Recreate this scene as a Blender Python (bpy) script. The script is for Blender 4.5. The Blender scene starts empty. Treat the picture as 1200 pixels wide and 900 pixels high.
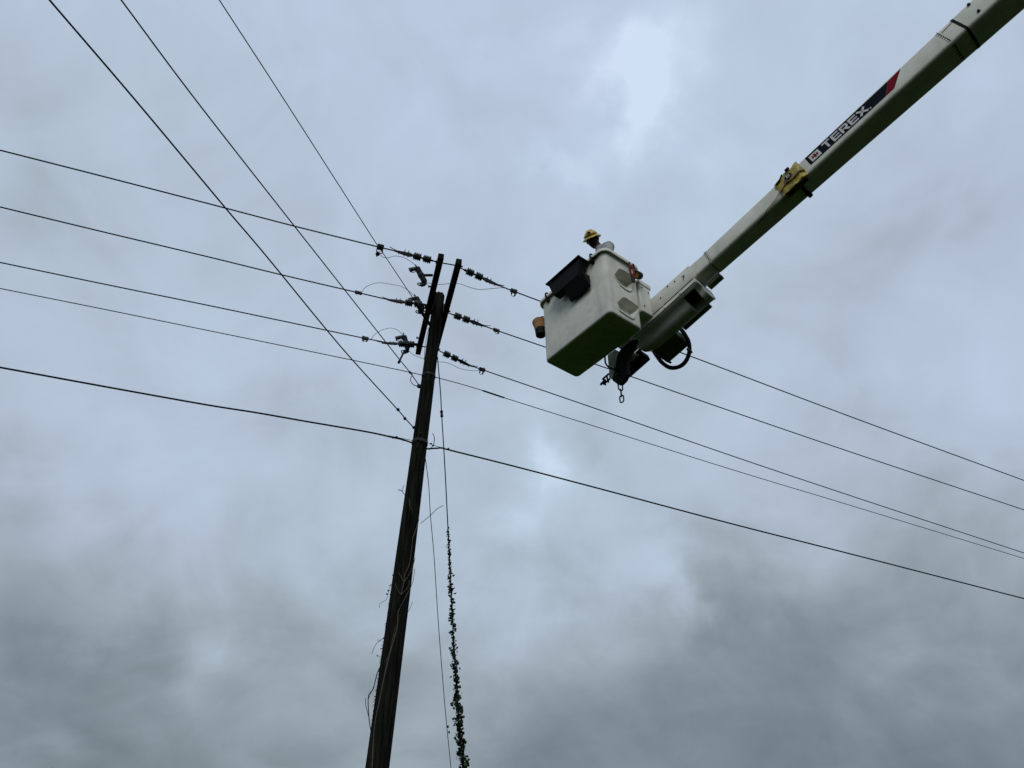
import bpy, bmesh, math, random
from mathutils import Vector, Matrix, noise
random.seed(7)
sc = bpy.context.scene
col = sc.collection
R_ = math.radians

# ------------------------------------------------------------------ camera
PITCH = R_(38.0); F = 900.0; CAM = Vector((0, 0, 1.6))
cr = Vector((1, 0, 0)); cf = Vector((0, math.cos(PITCH), math.sin(PITCH))); cu = Vector((0, -math.sin(PITCH), math.cos(PITCH)))
cd = bpy.data.cameras.new('camera'); cam = bpy.data.objects.new('camera', cd); col.objects.link(cam)
cam.location = CAM; cam.rotation_euler = (math.pi / 2 + PITCH, 0, 0)
cd.sensor_width = 36; cd.lens = 36 * F / 1200; cd.clip_start = 0.05; cd.clip_end = 6000
sc.camera = cam
sc.render.resolution_x = 1024; sc.render.resolution_y = 768
sc.view_settings.view_transform = 'Standard'; sc.view_settings.look = 'None'
sc.view_settings.exposure = 0; sc.view_settings.gamma = 1

# survey helpers: a bearing read off the photograph met with a known plane or distance gives a place in metres
def ray(px, py): return cf + cr * ((px - 600) / F) + cu * ((450 - py) / F)
def at_depth(px, py, d): return CAM + ray(px, py) * d
def at_height(px, py, z): r = ray(px, py); return CAM + r * ((z - CAM.z) / r.z)
def on_plane(px, py, p0, n): r = ray(px, py); return CAM + r * ((p0 - CAM).dot(n) / r.dot(n))
def lin(r, g, b):
    f = lambda c: (c / 255 / 12.92) if c <= 10 else ((c / 255 + .055) / 1.055) ** 2.4
    return (f(r), f(g), f(b), 1)

# ------------------------------------------------------------------ world: overcast sky
w = bpy.data.worlds.new('World'); sc.world = w; w.use_nodes = True
nt = w.node_tree; nt.nodes.clear()
N = nt.nodes.new; LK = nt.links.new
def wm(op, a, b=None, c=None):
    n = N('ShaderNodeMath'); n.operation = op
    for i, v in enumerate((a, b, c)):
        if v is None: continue
        if isinstance(v, (int, float)): n.inputs[i].default_value = v
        else: LK(v, n.inputs[i])
    return n.outputs[0]
def vm(op, a, b=None, s=None):
    n = N('ShaderNodeVectorMath'); n.operation = op
    for i, v in enumerate((a, b)):
        if v is None: continue
        if isinstance(v, (tuple, Vector)): n.inputs[i].default_value = tuple(v)
        else: LK(v, n.inputs[i])
    if s is not None: n.inputs['Scale'].default_value = s
    return n
SUN_EL, SUN_AZ = R_(42), R_(184)      # azimuth clockwise from +Y: behind the viewer
tc = N('ShaderNodeTexCoord'); dirn = vm('NORMALIZE', tc.outputs['Generated']).outputs[0]
sep = N('ShaderNodeSeparateXYZ'); LK(dirn, sep.inputs[0])
zc = wm('ADD', wm('MAXIMUM', sep.outputs[2], 0.0), 0.34)
cmb = N('ShaderNodeCombineXYZ'); LK(wm('DIVIDE', sep.outputs[0], zc), cmb.inputs[0]); LK(wm('DIVIDE', sep.outputs[1], zc), cmb.inputs[1])
def wnoise(vec, scale, detail, rough, dist, off):
    n = N('ShaderNodeTexNoise'); n.inputs['Scale'].default_value = scale; n.inputs['Detail'].default_value = detail
    n.inputs['Roughness'].default_value = rough; n.inputs['Distortion'].default_value = dist
    LK(vm('ADD', vec, off).outputs[0], n.inputs['Vector']); return n
n1 = wnoise(cmb.outputs[0], 1.5, 4, .45, .35, (3.1, 1.7, 0.4))
n2 = wnoise(cmb.outputs[0], 4.0, 6, .52, .7, (7.3, 2.2, 5.1))
nw = wnoise(dirn, 6.5, 5, .55, 0, (1, 2, 3))
warp = vm('SCALE', vm('SUBTRACT', nw.outputs['Color'], (.5, .5, .5)).outputs[0], None, .24).outputs[0]
wd = vm('NORMALIZE', vm('ADD', dirn, warp).outputs[0]).outputs[0]
rmp = N('ShaderNodeMapRange'); rmp.interpolation_type = 'LINEAR'
LK(sep.outputs[2], rmp.inputs[0]); rmp.inputs[1].default_value = .18; rmp.inputs[2].default_value = .50
rmp.inputs[3].default_value = .26; rmp.inputs[4].default_value = .66
val = wm('ADD', rmp.outputs[0], wm('MULTIPLY', wm('SUBTRACT', n1.outputs[0], .5), .30))
val = wm('ADD', val, wm('MULTIPLY', wm('SUBTRACT', n2.outputs[0], .5), .28))
n4 = wnoise(dirn, 5.5, 6, .55, .6, (4, 1, 7))
val = wm('ADD', val, wm('MULTIPLY', wm('SUBTRACT', n4.outputs[0], .5), .44))
n3 = wnoise(cmb.outputs[0], 11, 3, .5, .2, (1.3, 8.2, 2.1))
val = wm('ADD', val, wm('MULTIPLY', wm('SUBTRACT', n3.outputs[0], .5), .08))
val = wm('ADD', val, wm('MULTIPLY', wm('MAXIMUM', wm('SUBTRACT', sep.outputs[2], .62), 0), .30))
for px, py, sg, amp in [(738, 60, 34, .17), (752, 115, 30, .15), (742, 160, 24, .10), (725, 30, 50, .06), (676, 182, 15, .10), (760, 90, 70, .10), (900, 90, 90, .05), (690, 130, 22, -.06),
                        (592, 598, 22, .20), (648, 556, 24, .24), (632, 520, 30, .10), (700, 630, 40, .12), (775, 668, 38, .16), (800, 700, 22, .08), (590, 660, 70, .06), (740, 560, 45, -.07),
                        (40, 640, 55, -.07), (50, 785, 45, -.10), (120, 800, 40, -.05), (178, 712, 18, -.07), (320, 742, 32, -.07), (60, 872, 60, -.04), (300, 872, 70, -.05), (100, 700, 50, .05),
                        (235, 790, 24, .08), (30, 760, 22, -.06), (90, 782, 20, -.06), (150, 800, 22, -.05), (20, 850, 24, -.05), (110, 858, 26, -.05), (50, 812, 16, .05), (120, 818, 16, .05), (930, 850, 40, -.05), (1020, 820, 24, .05), (420, 600, 45, .08), (90, 545, 50, .06), (880, 690, 50, -.17), (860, 740, 40, -.05), (1140, 765, 42, -.12), (1000, 740, 70, -.07), (1170, 790, 26, .09), (1110, 780, 26, .05),
                        (1070, 868, 90, -.13), (860, 850, 60, -.12), (660, 880, 60, -.11), (200, 885, 90, -.06), (950, 640, 50, .05), (1180, 640, 60, -.05), (40, 120, 90, -.03), (470, 120, 110, -.04), (330, 30, 90, .04), (560, 330, 60, -.03)]:
    c = ray(px, py).normalized()
    dt = vm('DOT_PRODUCT', wd, c).outputs['Value']
    g = wm('EXPONENT', wm('MULTIPLY', wm('SUBTRACT', dt, 1.0), 1.0 / (sg / F) ** 2))
    val = wm('ADD', val, wm('MULTIPLY', g, amp))
cl = N('ShaderNodeValToRGB'); LK(val, cl.inputs[0])
els = cl.color_ramp.elements
els[0].position = 0; els[0].color = lin(104, 115, 122); els[1].position = 1; els[1].color = lin(214, 230, 248)
for p, c in ((.22, (130, 143, 150)), (.42, (158, 171, 180)), (.60, (181, 195, 212)), (.80, (194, 210, 230))):
    e = els.new(p); e.color = lin(*c)
# faint tint drift between greenish and bluish grey
tint = N('ShaderNodeMix'); tint.data_type = 'RGBA'; tint.blend_type = 'MULTIPLY'; tint.inputs[0].default_value = 1
tr = N('ShaderNodeValToRGB'); LK(wnoise(dirn, 2.6, 2, .5, 0, (9, 4, 1)).outputs[0], tr.inputs[0])
tr.color_ramp.elements[0].position = .3; tr.color_ramp.elements[0].color = (.985, 1.0, .99, 1)
tr.color_ramp.elements[1].position = .7; tr.color_ramp.elements[1].color = (1.0, .99, 1.025, 1)
LK(cl.outputs[0], tint.inputs[6]); LK(tr.outputs[0], tint.inputs[7])
sky = N('ShaderNodeTexSky'); sky.sky_type = 'NISHITA'; sky.sun_disc = False
sky.sun_elevation = SUN_EL; sky.sun_rotation = SUN_AZ
b1 = N('ShaderNodeBackground'); LK(sky.outputs[0], b1.inputs[0]); b1.inputs[1].default_value = .06
b2 = N('ShaderNodeBackground'); LK(tint.outputs[2], b2.inputs[0]); b2.inputs[1].default_value = 1.0
mx = N('ShaderNodeMixShader'); mx.inputs[0].default_value = .94
LK(b1.outputs[0], mx.inputs[1]); LK(b2.outputs[0], mx.inputs[2])
wo = N('ShaderNodeOutputWorld'); LK(mx.outputs[0], wo.inputs[0])

# ------------------------------------------------------------------ sun behind cloud
sd = bpy.data.lights.new('sun', 'SUN'); sd.energy = 1.05; sd.angle = R_(25); sd.color = (1, .97, .92)
sun = bpy.data.objects.new('sun', sd); col.objects.link(sun)
sv = Vector((math.sin(SUN_AZ) * math.cos(SUN_EL), math.cos(SUN_AZ) * math.cos(SUN_EL), math.sin(SUN_EL)))
sun.rotation_euler = sv.to_track_quat('Z', 'Y').to_euler(); sun.location = sv * 50

# ------------------------------------------------------------------ materials
def mat(name, base, rough=.6, metal=0, var=.0, vscale=8, dark=None, stretch=None, bump=0, bscale=60, bdist=.004, spec=.5, coat=0, wear=0, wcol=(.12, .12, .09)):
    """procedural surface: base colour broken by a stretched noise towards a second colour, fine bump"""
    m = bpy.data.materials.new(name); m.use_nodes = True; t = m.node_tree; p = t.nodes['Principled BSDF']
    p.inputs['Base Color'].default_value = (*base, 1); p.inputs['Roughness'].default_value = rough
    p.inputs['Metallic'].default_value = metal; p.inputs['Specular IOR Level'].default_value = spec
    p.inputs['Coat Weight'].default_value = coat
    tc = t.nodes.new('ShaderNodeTexCoord'); mp = t.nodes.new('ShaderNodeMapping'); t.links.new(tc.outputs['Object'], mp.inputs[0])
    if stretch: mp.inputs['Scale'].default_value = stretch
    if var or dark:
        n = t.nodes.new('ShaderNodeTexNoise'); n.inputs['Scale'].default_value = vscale; n.inputs['Detail'].default_value = 6
        n.inputs['Roughness'].default_value = .65; t.links.new(mp.outputs[0], n.inputs[0])
        r = t.nodes.new('ShaderNodeValToRGB'); t.links.new(n.outputs[0], r.inputs[0])
        d = dark or tuple(c * (1 - var) for c in base)
        r.color_ramp.elements[0].position = .36; r.color_ramp.elements[0].color = (*d, 1)
        r.color_ramp.elements[1].position = .62; r.color_ramp.elements[1].color = (*base, 1)
        t.links.new(r.outputs[0], p.inputs['Base Color'])
        q = t.nodes.new('ShaderNodeMapRange'); t.links.new(n.outputs[0], q.inputs[0])
        q.inputs[3].default_value = min(1, rough + .12); q.inputs[4].default_value = max(.05, rough - .1)
        t.links.new(q.outputs[0], p.inputs['Roughness'])
    if wear:                                     # scuff lines and rub marks, gathered in patches
        base_in = p.inputs['Base Color'].links[0].from_socket
        a = t.nodes.new('ShaderNodeTexNoise'); a.inputs['Scale'].default_value = 5; a.inputs['Detail'].default_value = 5; a.inputs['Distortion'].default_value = 3.0
        t.links.new(mp.outputs[0], a.inputs[0])
        ra = t.nodes.new('ShaderNodeValToRGB'); t.links.new(a.outputs[0], ra.inputs[0]); e = ra.color_ramp.elements
        e[0].position = .47; e[0].color = (0, 0, 0, 1); e[1].position = .53; e[1].color = (0, 0, 0, 1); k = e.new(.50); k.color = (1, 1, 1, 1)
        b = t.nodes.new('ShaderNodeTexNoise'); b.inputs['Scale'].default_value = 2.6; b.inputs['Detail'].default_value = 3; t.links.new(mp.outputs[0], b.inputs[0])
        rb = t.nodes.new('ShaderNodeMapRange'); t.links.new(b.outputs[0], rb.inputs[0]); rb.inputs[1].default_value = .50; rb.inputs[2].default_value = .66
        rb.inputs[4].default_value = wear
        d2 = t.nodes.new('ShaderNodeTexNoise'); d2.inputs['Scale'].default_value = 1.0; d2.inputs['Detail'].default_value = 7
        m3 = t.nodes.new('ShaderNodeMapping'); m3.inputs['Scale'].default_value = (9, 9, 1.6); t.links.new(tc.outputs['Object'], m3.inputs[0]); t.links.new(m3.outputs[0], d2.inputs[0])
        rd = t.nodes.new('ShaderNodeMapRange'); t.links.new(d2.outputs[0], rd.inputs[0]); rd.inputs[1].default_value = .52; rd.inputs[2].default_value = .72; rd.inputs[4].default_value = wear * .5
        mm = t.nodes.new('ShaderNodeMath'); mm.operation = 'MULTIPLY'; t.links.new(ra.outputs[0], mm.inputs[0]); t.links.new(rb.outputs[0], mm.inputs[1])
        mo = t.nodes.new('ShaderNodeMath'); mo.operation = 'MAXIMUM'; t.links.new(mm.outputs[0], mo.inputs[0]); t.links.new(rd.outputs[0], mo.inputs[1])
        mxn = t.nodes.new('ShaderNodeMix'); mxn.data_type = 'RGBA'; t.links.new(mo.outputs[0], mxn.inputs[0]); t.links.new(base_in, mxn.inputs[6]); mxn.inputs[7].default_value = (*wcol, 1)
        t.links.new(mxn.outputs[2], p.inputs['Base Color'])
    if bump:
        n = t.nodes.new('ShaderNodeTexNoise'); n.inputs['Scale'].default_value = bscale; n.inputs['Detail'].default_value = 4
        t.links.new(mp.outputs[0], n.inputs[0])
        b = t.nodes.new('ShaderNodeBump'); b.inputs['Strength'].default_value = bump; b.inputs['Distance'].default_value = bdist
        t.links.new(n.outputs[0], b.inputs['Height']); t.links.new(b.outputs[0], p.inputs['Normal'])
    return m
M = {}
M['white'] = mat('worn_white_paint', (.68, .68, .60), .5, dark=(.57, .57, .49), vscale=3.5, bump=.15, bscale=30, spec=.22, wear=.3)
M['gelcoat'] = mat('scuffed_white_gelcoat', (.72, .72, .64), .55, dark=(.60, .60, .52), vscale=4, bump=.25, bscale=22, bdist=.006, spec=.22, wear=.42)
M['grey_part'] = mat('grey_green_paint', (.50, .53, .45), .32, dark=(.38, .40, .34), vscale=3, bump=.05, spec=.6)
M['green_part'] = mat('olive_cover_paint', (.12, .15, .07), .6, dark=(.07, .09, .045), vscale=7, bump=.1)
M['black'] = mat('black_plastic', (.009, .009, .009), .6, var=.4, vscale=9, bump=.2, spec=.1)
M['rubber'] = mat('black_rubber', (.005, .005, .006), .6, var=.3, vscale=20, spec=.08)
M['wood'] = mat('weathered_pole_wood', (.020, .021, .016), .95, dark=(.003, .003, .0026), vscale=5, stretch=(6, 6, .35), bump=.9, bscale=14, bdist=.012, spec=.03)
M['arm_wood'] = mat('dark_crossarm_wood', (.016, .013, .011), .95, dark=(.006, .005, .005), vscale=9, bump=.8, bscale=30, spec=.08)
M['wire'] = mat('dark_wire', (.008, .010, .014), .7, 0, var=.4, vscale=30, spec=.15)
M['thinwire'] = mat('thin_grey_wire', (.10, .11, .12), .5, .5, var=.4, vscale=30)
M['steel'] = mat('dull_galvanised_steel', (.035, .036, .036), .6, .3, dark=(.010, .010, .010), vscale=25, spec=.25)
M['porcelain'] = mat('grey_green_porcelain', (.030, .040, .037), .4, var=.4, vscale=20, spec=.3)
M['navy'] = mat('navy_decal', (.003, .006, .014), .6, var=.25, vscale=12, spec=.04)
M['decal_red'] = mat('red_decal', (.20, .006, .018), .6, var=.25, vscale=12, spec=.04)
M['decal_white'] = mat('white_decal', (.60, .61, .60), .5, var=.2, vscale=20, spec=.2)
M['yellow_cloth'] = mat('yellow_vinyl_cover', (.46, .36, .012), .5, dark=(.09, .06, .008), vscale=9, bump=.8, bscale=18, bdist=.02)
M['helmet'] = mat('yellow_hard_hat', (.55, .42, .03), .35, var=.25, vscale=14)
M['skin'] = mat('dark_skin', (.030, .017, .012), .6, var=.25, vscale=30, spec=.15)
M['hair'] = mat('black_hair', (.012, .01, .009), .7, var=.3, vscale=40)
M['shirt'] = mat('grey_work_shirt', (.40, .41, .40), .9, dark=(.20, .21, .21), vscale=18, bump=.6, bscale=25, bdist=.015)
M['trousers'] = mat('dark_work_trousers', (.03, .04, .065), .9, var=.3, vscale=18, bump=.4)
M['boot'] = mat('brown_boot_leather', (.07, .04, .02), .6, var=.3, vscale=18)
M['tan'] = mat('tan_canvas', (.40, .22, .07), .85, dark=(.22, .10, .04), vscale=12, bump=.4)
M['leather'] = mat('dark_brown_vinyl', (.07, .035, .01), .6, dark=(.03, .02, .008), vscale=12, bump=.4)  # plain dark brown for the flap beneath the yellow cover
M['red_grip'] = mat('red_rubber_grip', (.16, .012, .008), .55, var=.4, vscale=30, spec=.15)
M['leaf'] = mat('vine_leaf', (.020, .045, .014), .7, dark=(.010, .022, .008), vscale=3)
M['stem'] = mat('dry_vine_stem', (.10, .085, .065), .85, var=.4, vscale=30)
M['dark_stem'] = mat('dark_vine_stem', (.035, .028, .02), .85, var=.4, vscale=30)
M['grass'] = mat('rough_grass', (.012, .024, .003), .95, dark=(.007, .012, .002), vscale=.6, bump=.6, bscale=8, bdist=.05, spec=0)
M['bark'] = mat('tree_bark', (.07, .055, .04), .9, var=.4, vscale=6, bump=.6)
M['tree_leaf'] = mat('tree_foliage', (.05, .08, .025), .7, dark=(.03, .045, .015), vscale=.8)

# ------------------------------------------------------------------ mesh helpers
class MB:
    def __init__(s): s.v = []; s.f = []
    def add(s, vs, fs):
        o = len(s.v); s.v += [Vector(p) for p in vs]; s.f += [tuple(i + o for i in f) for f in fs]; return s
    def prism(s, poly, d):                      # polygon (3D points) swept by vector d
        n = len(poly); d = Vector(d)
        vs = [Vector(p) for p in poly] + [Vector(p) + d for p in poly]
        nrm = Vector((0, 0, 0))
        for i in range(n): nrm += vs[i].cross(vs[(i + 1) % n])
        fs = [tuple(range(n)), tuple(range(2 * n - 1, n - 1, -1))] + [(i, i + n, (i + 1) % n + n, (i + 1) % n) for i in range(n)]
        if nrm.dot(d) > 0: fs = [tuple(reversed(f)) for f in fs]
        return s.add(vs, fs)
    def box(s, c, ax, ay, az):                  # centre and three half-axis vectors
        c = Vector(c); ax, ay, az = Vector(ax), Vector(ay), Vector(az)
        return s.prism([c - ax - ay - az, c + ax - ay - az, c + ax + ay - az, c - ax + ay - az], az * 2)
    def loft(s, rings, cap=True, close=True):
        n = len(rings[0]); vs = [p for r in rings for p in r]; fs = []
        for k in range(len(rings) - 1):
            for i in range(n if close else n - 1):
                j = (i + 1) % n; fs.append((k * n + i, k * n + j, (k + 1) * n + j, (k + 1) * n + i))
        if cap: fs.append(tuple(reversed(range(n)))); fs.append(tuple(range((len(rings) - 1) * n, len(rings) * n)))
        return s.add(vs, fs)
    def tube(s, pts, r, sides=8, cap=True, closed=False):
        pts = [Vector(p) for p in pts]; n = len(pts)
        if n < 2: return s
        rr = r if isinstance(r, (list, tuple)) else [r] * n
        t0 = (pts[1] - pts[0]).normalized(); up = Vector((0, 0, 1)) if abs(t0.z) < .9 else Vector((1, 0, 0))
        a = t0.cross(up).normalized(); rings = []
        for i, p in enumerate(pts):
            if closed: t = (pts[(i + 1) % n] - pts[i - 1]).normalized()
            else: t = (pts[min(i + 1, n - 1)] - pts[max(i - 1, 0)]).normalized()
            a = (a - t * a.dot(t)).normalized(); b = t.cross(a)
            rings.append([p + (a * math.cos(2 * math.pi * k / sides) + b * math.sin(2 * math.pi * k / sides)) * rr[i] for k in range(sides)])
        if closed: rings.append(rings[0]); cap = False
        return s.loft(rings, cap)
    def lathe(s, p0, axis, prof, sides=16):     # prof: (distance along axis, radius)
        axis = Vector(axis).normalized(); up = Vector((0, 0, 1)) if abs(axis.z) < .9 else Vector((1, 0, 0))
        a = axis.cross(up).normalized(); b = axis.cross(a); p0 = Vector(p0)
        rings = [[p0 + axis * d + (a * math.cos(2 * math.pi * k / sides) + b * math.sin(2 * math.pi * k / sides)) * max(r, 1e-4) for k in range(sides)] for d, r in prof]
        return s.loft(rings)
    def build(s, name, m, parent=None, smooth=35, bevel=0, kind=None, label=None):
        off = Vector((0, 0, 0)); q = parent
        while q is not None: off += q.location; q = q.parent
        me = bpy.data.meshes.new(name); me.from_pydata([tuple(v - off) for v in s.v], [], s.f); me.update()
        bm = bmesh.new(); bm.from_mesh(me); bmesh.ops.recalc_face_normals(bm, faces=bm.faces); bm.to_mesh(me); bm.free()
        me.materials.append(m)
        if smooth:
            me.polygons.foreach_set('use_smooth', [True] * len(me.polygons)); me.set_sharp_from_angle(angle=R_(smooth))
        o = bpy.data.objects.new(name, me); col.objects.link(o); o.parent = parent
        if bevel:
            b = o.modifiers.new('bevel', 'BEVEL'); b.width = bevel; b.segments = 2; b.limit_method = 'ANGLE'; b.angle_limit = R_(40); b.harden_normals = False
        if kind: o['kind'] = kind
        if label: o['label'] = label
        return o
def tag(o, label, cat, group=None):
    o['label'] = label; o['category'] = cat
    if group: o['group'] = group
    return o
def thing(name, loc, label, cat, group=None):
    o = bpy.data.objects.new(name, None); col.objects.link(o); o.location = loc; o.empty_display_size = .1
    return tag(o, label, cat, group)
def copy_tree(o, parent=None):
    kids = [k for k in bpy.data.objects if k.parent == o]
    c = o.copy(); col.objects.link(c); c.parent = parent
    for k in kids: copy_tree(k, c)
    return c
def set_thing(o): o.location = o.location; return o
def spline(pts, n=8):
    pts = [Vector(p) for p in pts]; out = []
    if len(pts) == 2: return [pts[0].lerp(pts[1], i / n) for i in range(n + 1)]
    for i in range(len(pts) - 1):
        p0 = pts[max(i - 1, 0)]; p1 = pts[i]; p2 = pts[i + 1]; p3 = pts[min(i + 2, len(pts) - 1)]
        if i == 0: p0 = p1 * 2 - p2
        if i == len(pts) - 2: p3 = p2 * 2 - p1
        for k in range(n):
            t = k / n
            out.append(.5 * ((2 * p1) + (p2 - p0) * t + (2 * p0 - 5 * p1 + 4 * p2 - p3) * t * t + (3 * p1 - p0 - 3 * p2 + p3) * t ** 3))
    out.append(pts[-1]); return out

# ------------------------------------------------------------------ ground
g = MB(); S = 2500; nn = 24
vs = []; fs = []
def gco(i): u = (i / nn) * 2 - 1; return math.copysign(abs(u) ** 3, u) * S
for j in range(nn + 1):
    for i in range(nn + 1):
        x, y = gco(i), gco(j); vs.append((x, y, -.02 if abs(x) < 60 and abs(y) < 60 else -.02 + .8 * noise.noise(Vector((x / 90, y / 90, 0))) * min(1, math.hypot(x, y) / 400)))
for j in range(nn):
    for i in range(nn): a = j * (nn + 1) + i; fs.append((a, a + 1, a + nn + 2, a + nn + 1))
g.add(vs, fs).build('ground', M['grass'], kind='structure')

# ------------------------------------------------------------------ utility pole
AX_T = Vector((-1.248, 9.356, 10.5)); AX_B = at_depth(442, 900, 8.75)
AXD = (AX_T - AX_B) / (AX_T.z - AX_B.z)
def axis(z): return AX_B + AXD * (z - AX_B.z)
def prad(z): return .093 + (10.8 - z) * .0062
POLE_TOP = 10.82
base = axis(0)
pole = thing('utility_pole', base, 'tall dark weathered wooden utility pole with two crossarms, dead vines clinging to it', 'utility pole')
mb = MB(); rings = []; SD = 40
groove = [random.uniform(-1, 1) for _ in range(SD)]
zs = [-.3 + i * .16 for i in range(int((POLE_TOP + .3) / .16) + 1)] + [POLE_TOP - .015, POLE_TOP]
zs = sorted(z for z in zs if z <= POLE_TOP)
for z in zs:
    ring = []; c = axis(z); r0 = prad(z) * (.93 if z > POLE_TOP - .01 else 1)
    for k in range(SD):
        a = 2 * math.pi * k / SD
        nz = noise.noise(Vector((math.cos(a) * 2.2, math.sin(a) * 2.2, z * .45))) * .035 + noise.noise(Vector((math.cos(a) * 9, math.sin(a) * 9, z * .5 + 9))) * .035
        zz = z + (noise.noise(Vector((math.cos(a) * 2, math.sin(a) * 2, 5))) * .05 if z > POLE_TOP - .05 else 0)
        ring.append(Vector((c.x, c.y, zz)) + Vector((math.cos(a), math.sin(a), 0)) * r0 * (1 + nz))
    rings.append(ring)
mb.loft(rings); shaft = mb.build('shaft', M['wood'], pole, smooth=50)
# crossarms: 2.44 m timbers either side of the pole
aN = at_height(517, 300, 10.5); aF = at_height(490, 413, 10.5); ad = (aF - aN).normalized(); ap = Vector((-ad.y, ad.x, 0))
if ap.x < 0: ap = -ap
L1 = (aF - aN).length
for off, e in ((Vector((0, 0, 0)), 0), (ap * .29 + ad * .04, 1)):
    a, b = aN + off, aF + off; m = (a + b) / 2
    MB().box(m, ad * (b - a).length / 2, ap * .045, Vector((0, 0, .058))).build('crossarm', M['arm_wood'], pole, bevel=.006)
for t in (.14, .52 * 2.3, 2.2):                      # double arming bolts with washers and nuts
    p = aN + ad * t
    b = MB(); b.tube([p - ap * .075, p + ap * .37], .010, 8)
    for q in (-.052, .342): b.lathe(p + ap * (q - .01), ap, [(0, .03), (.008, .03), (.009, .018), (.022, .018)], 8)
    b.build('arming_bolt', M['steel'], pole)
for t in (.45, 1.75):                               # stubs and bolt ends on the arms
    p = aN + ad * t + ap * .29
    MB().tube([p + Vector((0, 0, -.05)), p + Vector((0, 0, -.09))], .012, 8).build('bolt', M['steel'], pole)
    p = aN + ad * (t + .3) + Vector((0, 0, .05)); MB().lathe(p, -ap, [(0, .014), (.07, .014), (.071, .022), (.085, .022)], 8).build('bolt', M['steel'], pole)
# gains / blocks between pole and arms
for s in (-1, 1):
    c = axis(10.5) + ap * s * .098
    MB().box(c, ad * .06, ap * .012, Vector((0, 0, .09))).build('gain_plate', M['steel'], pole)
def pole_z(py):                                     # height on the pole seen on picture row py
    lo, hi = 1.0, 12.0
    for _ in range(40):
        m = (lo + hi) / 2; p = axis(m) - CAM; y = 450 - F * p.dot(cu) / p.dot(cf)
        if y > py: lo = m
        else: hi = m
    return (lo + hi) / 2
def on_pole(px, py, gap=0.004):                     # the nearest point of the pole's surface on a bearing
    z = pole_z(py); c = axis(z); r = ray(px, py); d = (c - CAM).dot(cf); q = CAM + r * d
    side = (q - c).dot(cr); rr = prad(z); side = max(-rr, min(rr, side)); back = math.sqrt(max(0, rr * rr - side * side))
    return CAM + r * (d - (back + gap) / math.hypot(r.x, r.y))
# hardware band and bolts where the cables meet the pole
for k, (px, py) in enumerate(((490.5, 515.5), (494, 517), (498.5, 518), (493, 508), (489, 524))):
    p = on_pole(px, py, .0)
    MB().lathe(p, Vector((-.1, -1, -.2)), [(0, .016), (.015, .016), (.016, .010), (.03, .010)], 8).build('bolt', M['steel'], pole)
z = pole_z(519); MB().lathe(axis(z - .03), AXD, [(0, prad(z) + .004), (.001, prad(z) + .009), (.05, prad(z) + .009), (.051, prad(z) + .004)], 28).build('steel_band', M['steel'], pole)
z = pole_z(441); MB().lathe(axis(z - .02), AXD, [(0, prad(z) + .003), (.001, prad(z) + .007), (.035, prad(z) + .007), (.036, prad(z) + .003)], 28).build('steel_band', M['steel'], pole)
# bare ground wire stapled down the shaft, peeling away near the arms
MB().tube(spline([on_pole(502.5, 384, .03), on_pole(499, 400, .05), on_pole(497.2, 419, .04), on_pole(498, 440), on_pole(492, 500), on_pole(489, 560), on_pole(480, 660), on_pole(462, 780), on_pole(446, 900)]), .004, 6).build('ground_wire', M['wire'], pole)
MB().tube(spline([on_pole(507, 508, 0), at_depth(509, 513, (axis(9) - CAM).dot(cf)), at_depth(508, 521, (axis(8.7) - CAM).dot(cf)), on_pole(503.5, 527, 0)]), .006, 6).build('cable_loop', M['wire'], pole)

# ------------------------------------------------------------------ wires
def span(name, A, Bxy, pix, rad, label, cat='wire', group=None, extend=26, m='wire', drop=0.0, n=6):
    """a wire hung from A in the vertical plane that also holds B; pix are bearings it passes through; then on past the frame"""
    h = Vector((Bxy.x - A.x, Bxy.y - A.y, 0)).normalized(); nrm = Vector((-h.y, h.x, 0))
    pts = [A] + [on_plane(px, py, A, nrm) for px, py in pix]
    core = spline(pts, n)
    if extend:
        d = (pts[-1] - pts[-2]).normalized()
        for k in range(1, 7):
            s = extend * k / 6; core.append(pts[-1] + d * s + Vector((0, 0, drop * s * s)))
    mb = MB(); mb.tube([p - Vector((0, 0, 0)) for p in core], rad, 7)
    o = mb.build(name, M[m], None); me = o.data
    c = core[0].copy()
    for v in me.vertices: v.co -= c
    o.location = c; tag(o, label, cat, group); return o, pts, h
WG = 'wires strung from the wooden pole'
LA = [at_height(510.5, 306.5, 10.5), at_height(499.5, 358, 10.5), at_height(490.5, 404, 10.5)]
RA = [at_height(541.5, 315, 10.5), at_height(527.5, 367.5, 10.5), at_height(515.5, 411.5, 10.5)]
nm = ['nearest', 'middle', 'farthest']; pos = ['topmost', 'second', 'third']
Lpix = [[(467, 295), (442, 289), (345, 265), (240, 237.5), (120, 206.5), (0, 176)],
        [(460, 352), (420, 343), (330, 322), (240, 300), (120, 271.5), (0, 242.5)],
        [(462, 402.5), (428, 396.5), (340, 378), (240, 357), (120, 332.5), (0, 307.5)]]
Rpix = [[(578, 331.5), (609, 344), (700, 377.5), (812, 418.5), (1000, 489.5), (1200, 563)],
        [(562, 380), (590, 390), (733, 439), (860, 483), (1000, 530.8), (1200, 597.5)],
        [(545, 425.5), (566, 433.5), (700, 479.5), (860, 535), (1000, 582), (1200, 648)]]
Lspan = []; Rspan = []
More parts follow.
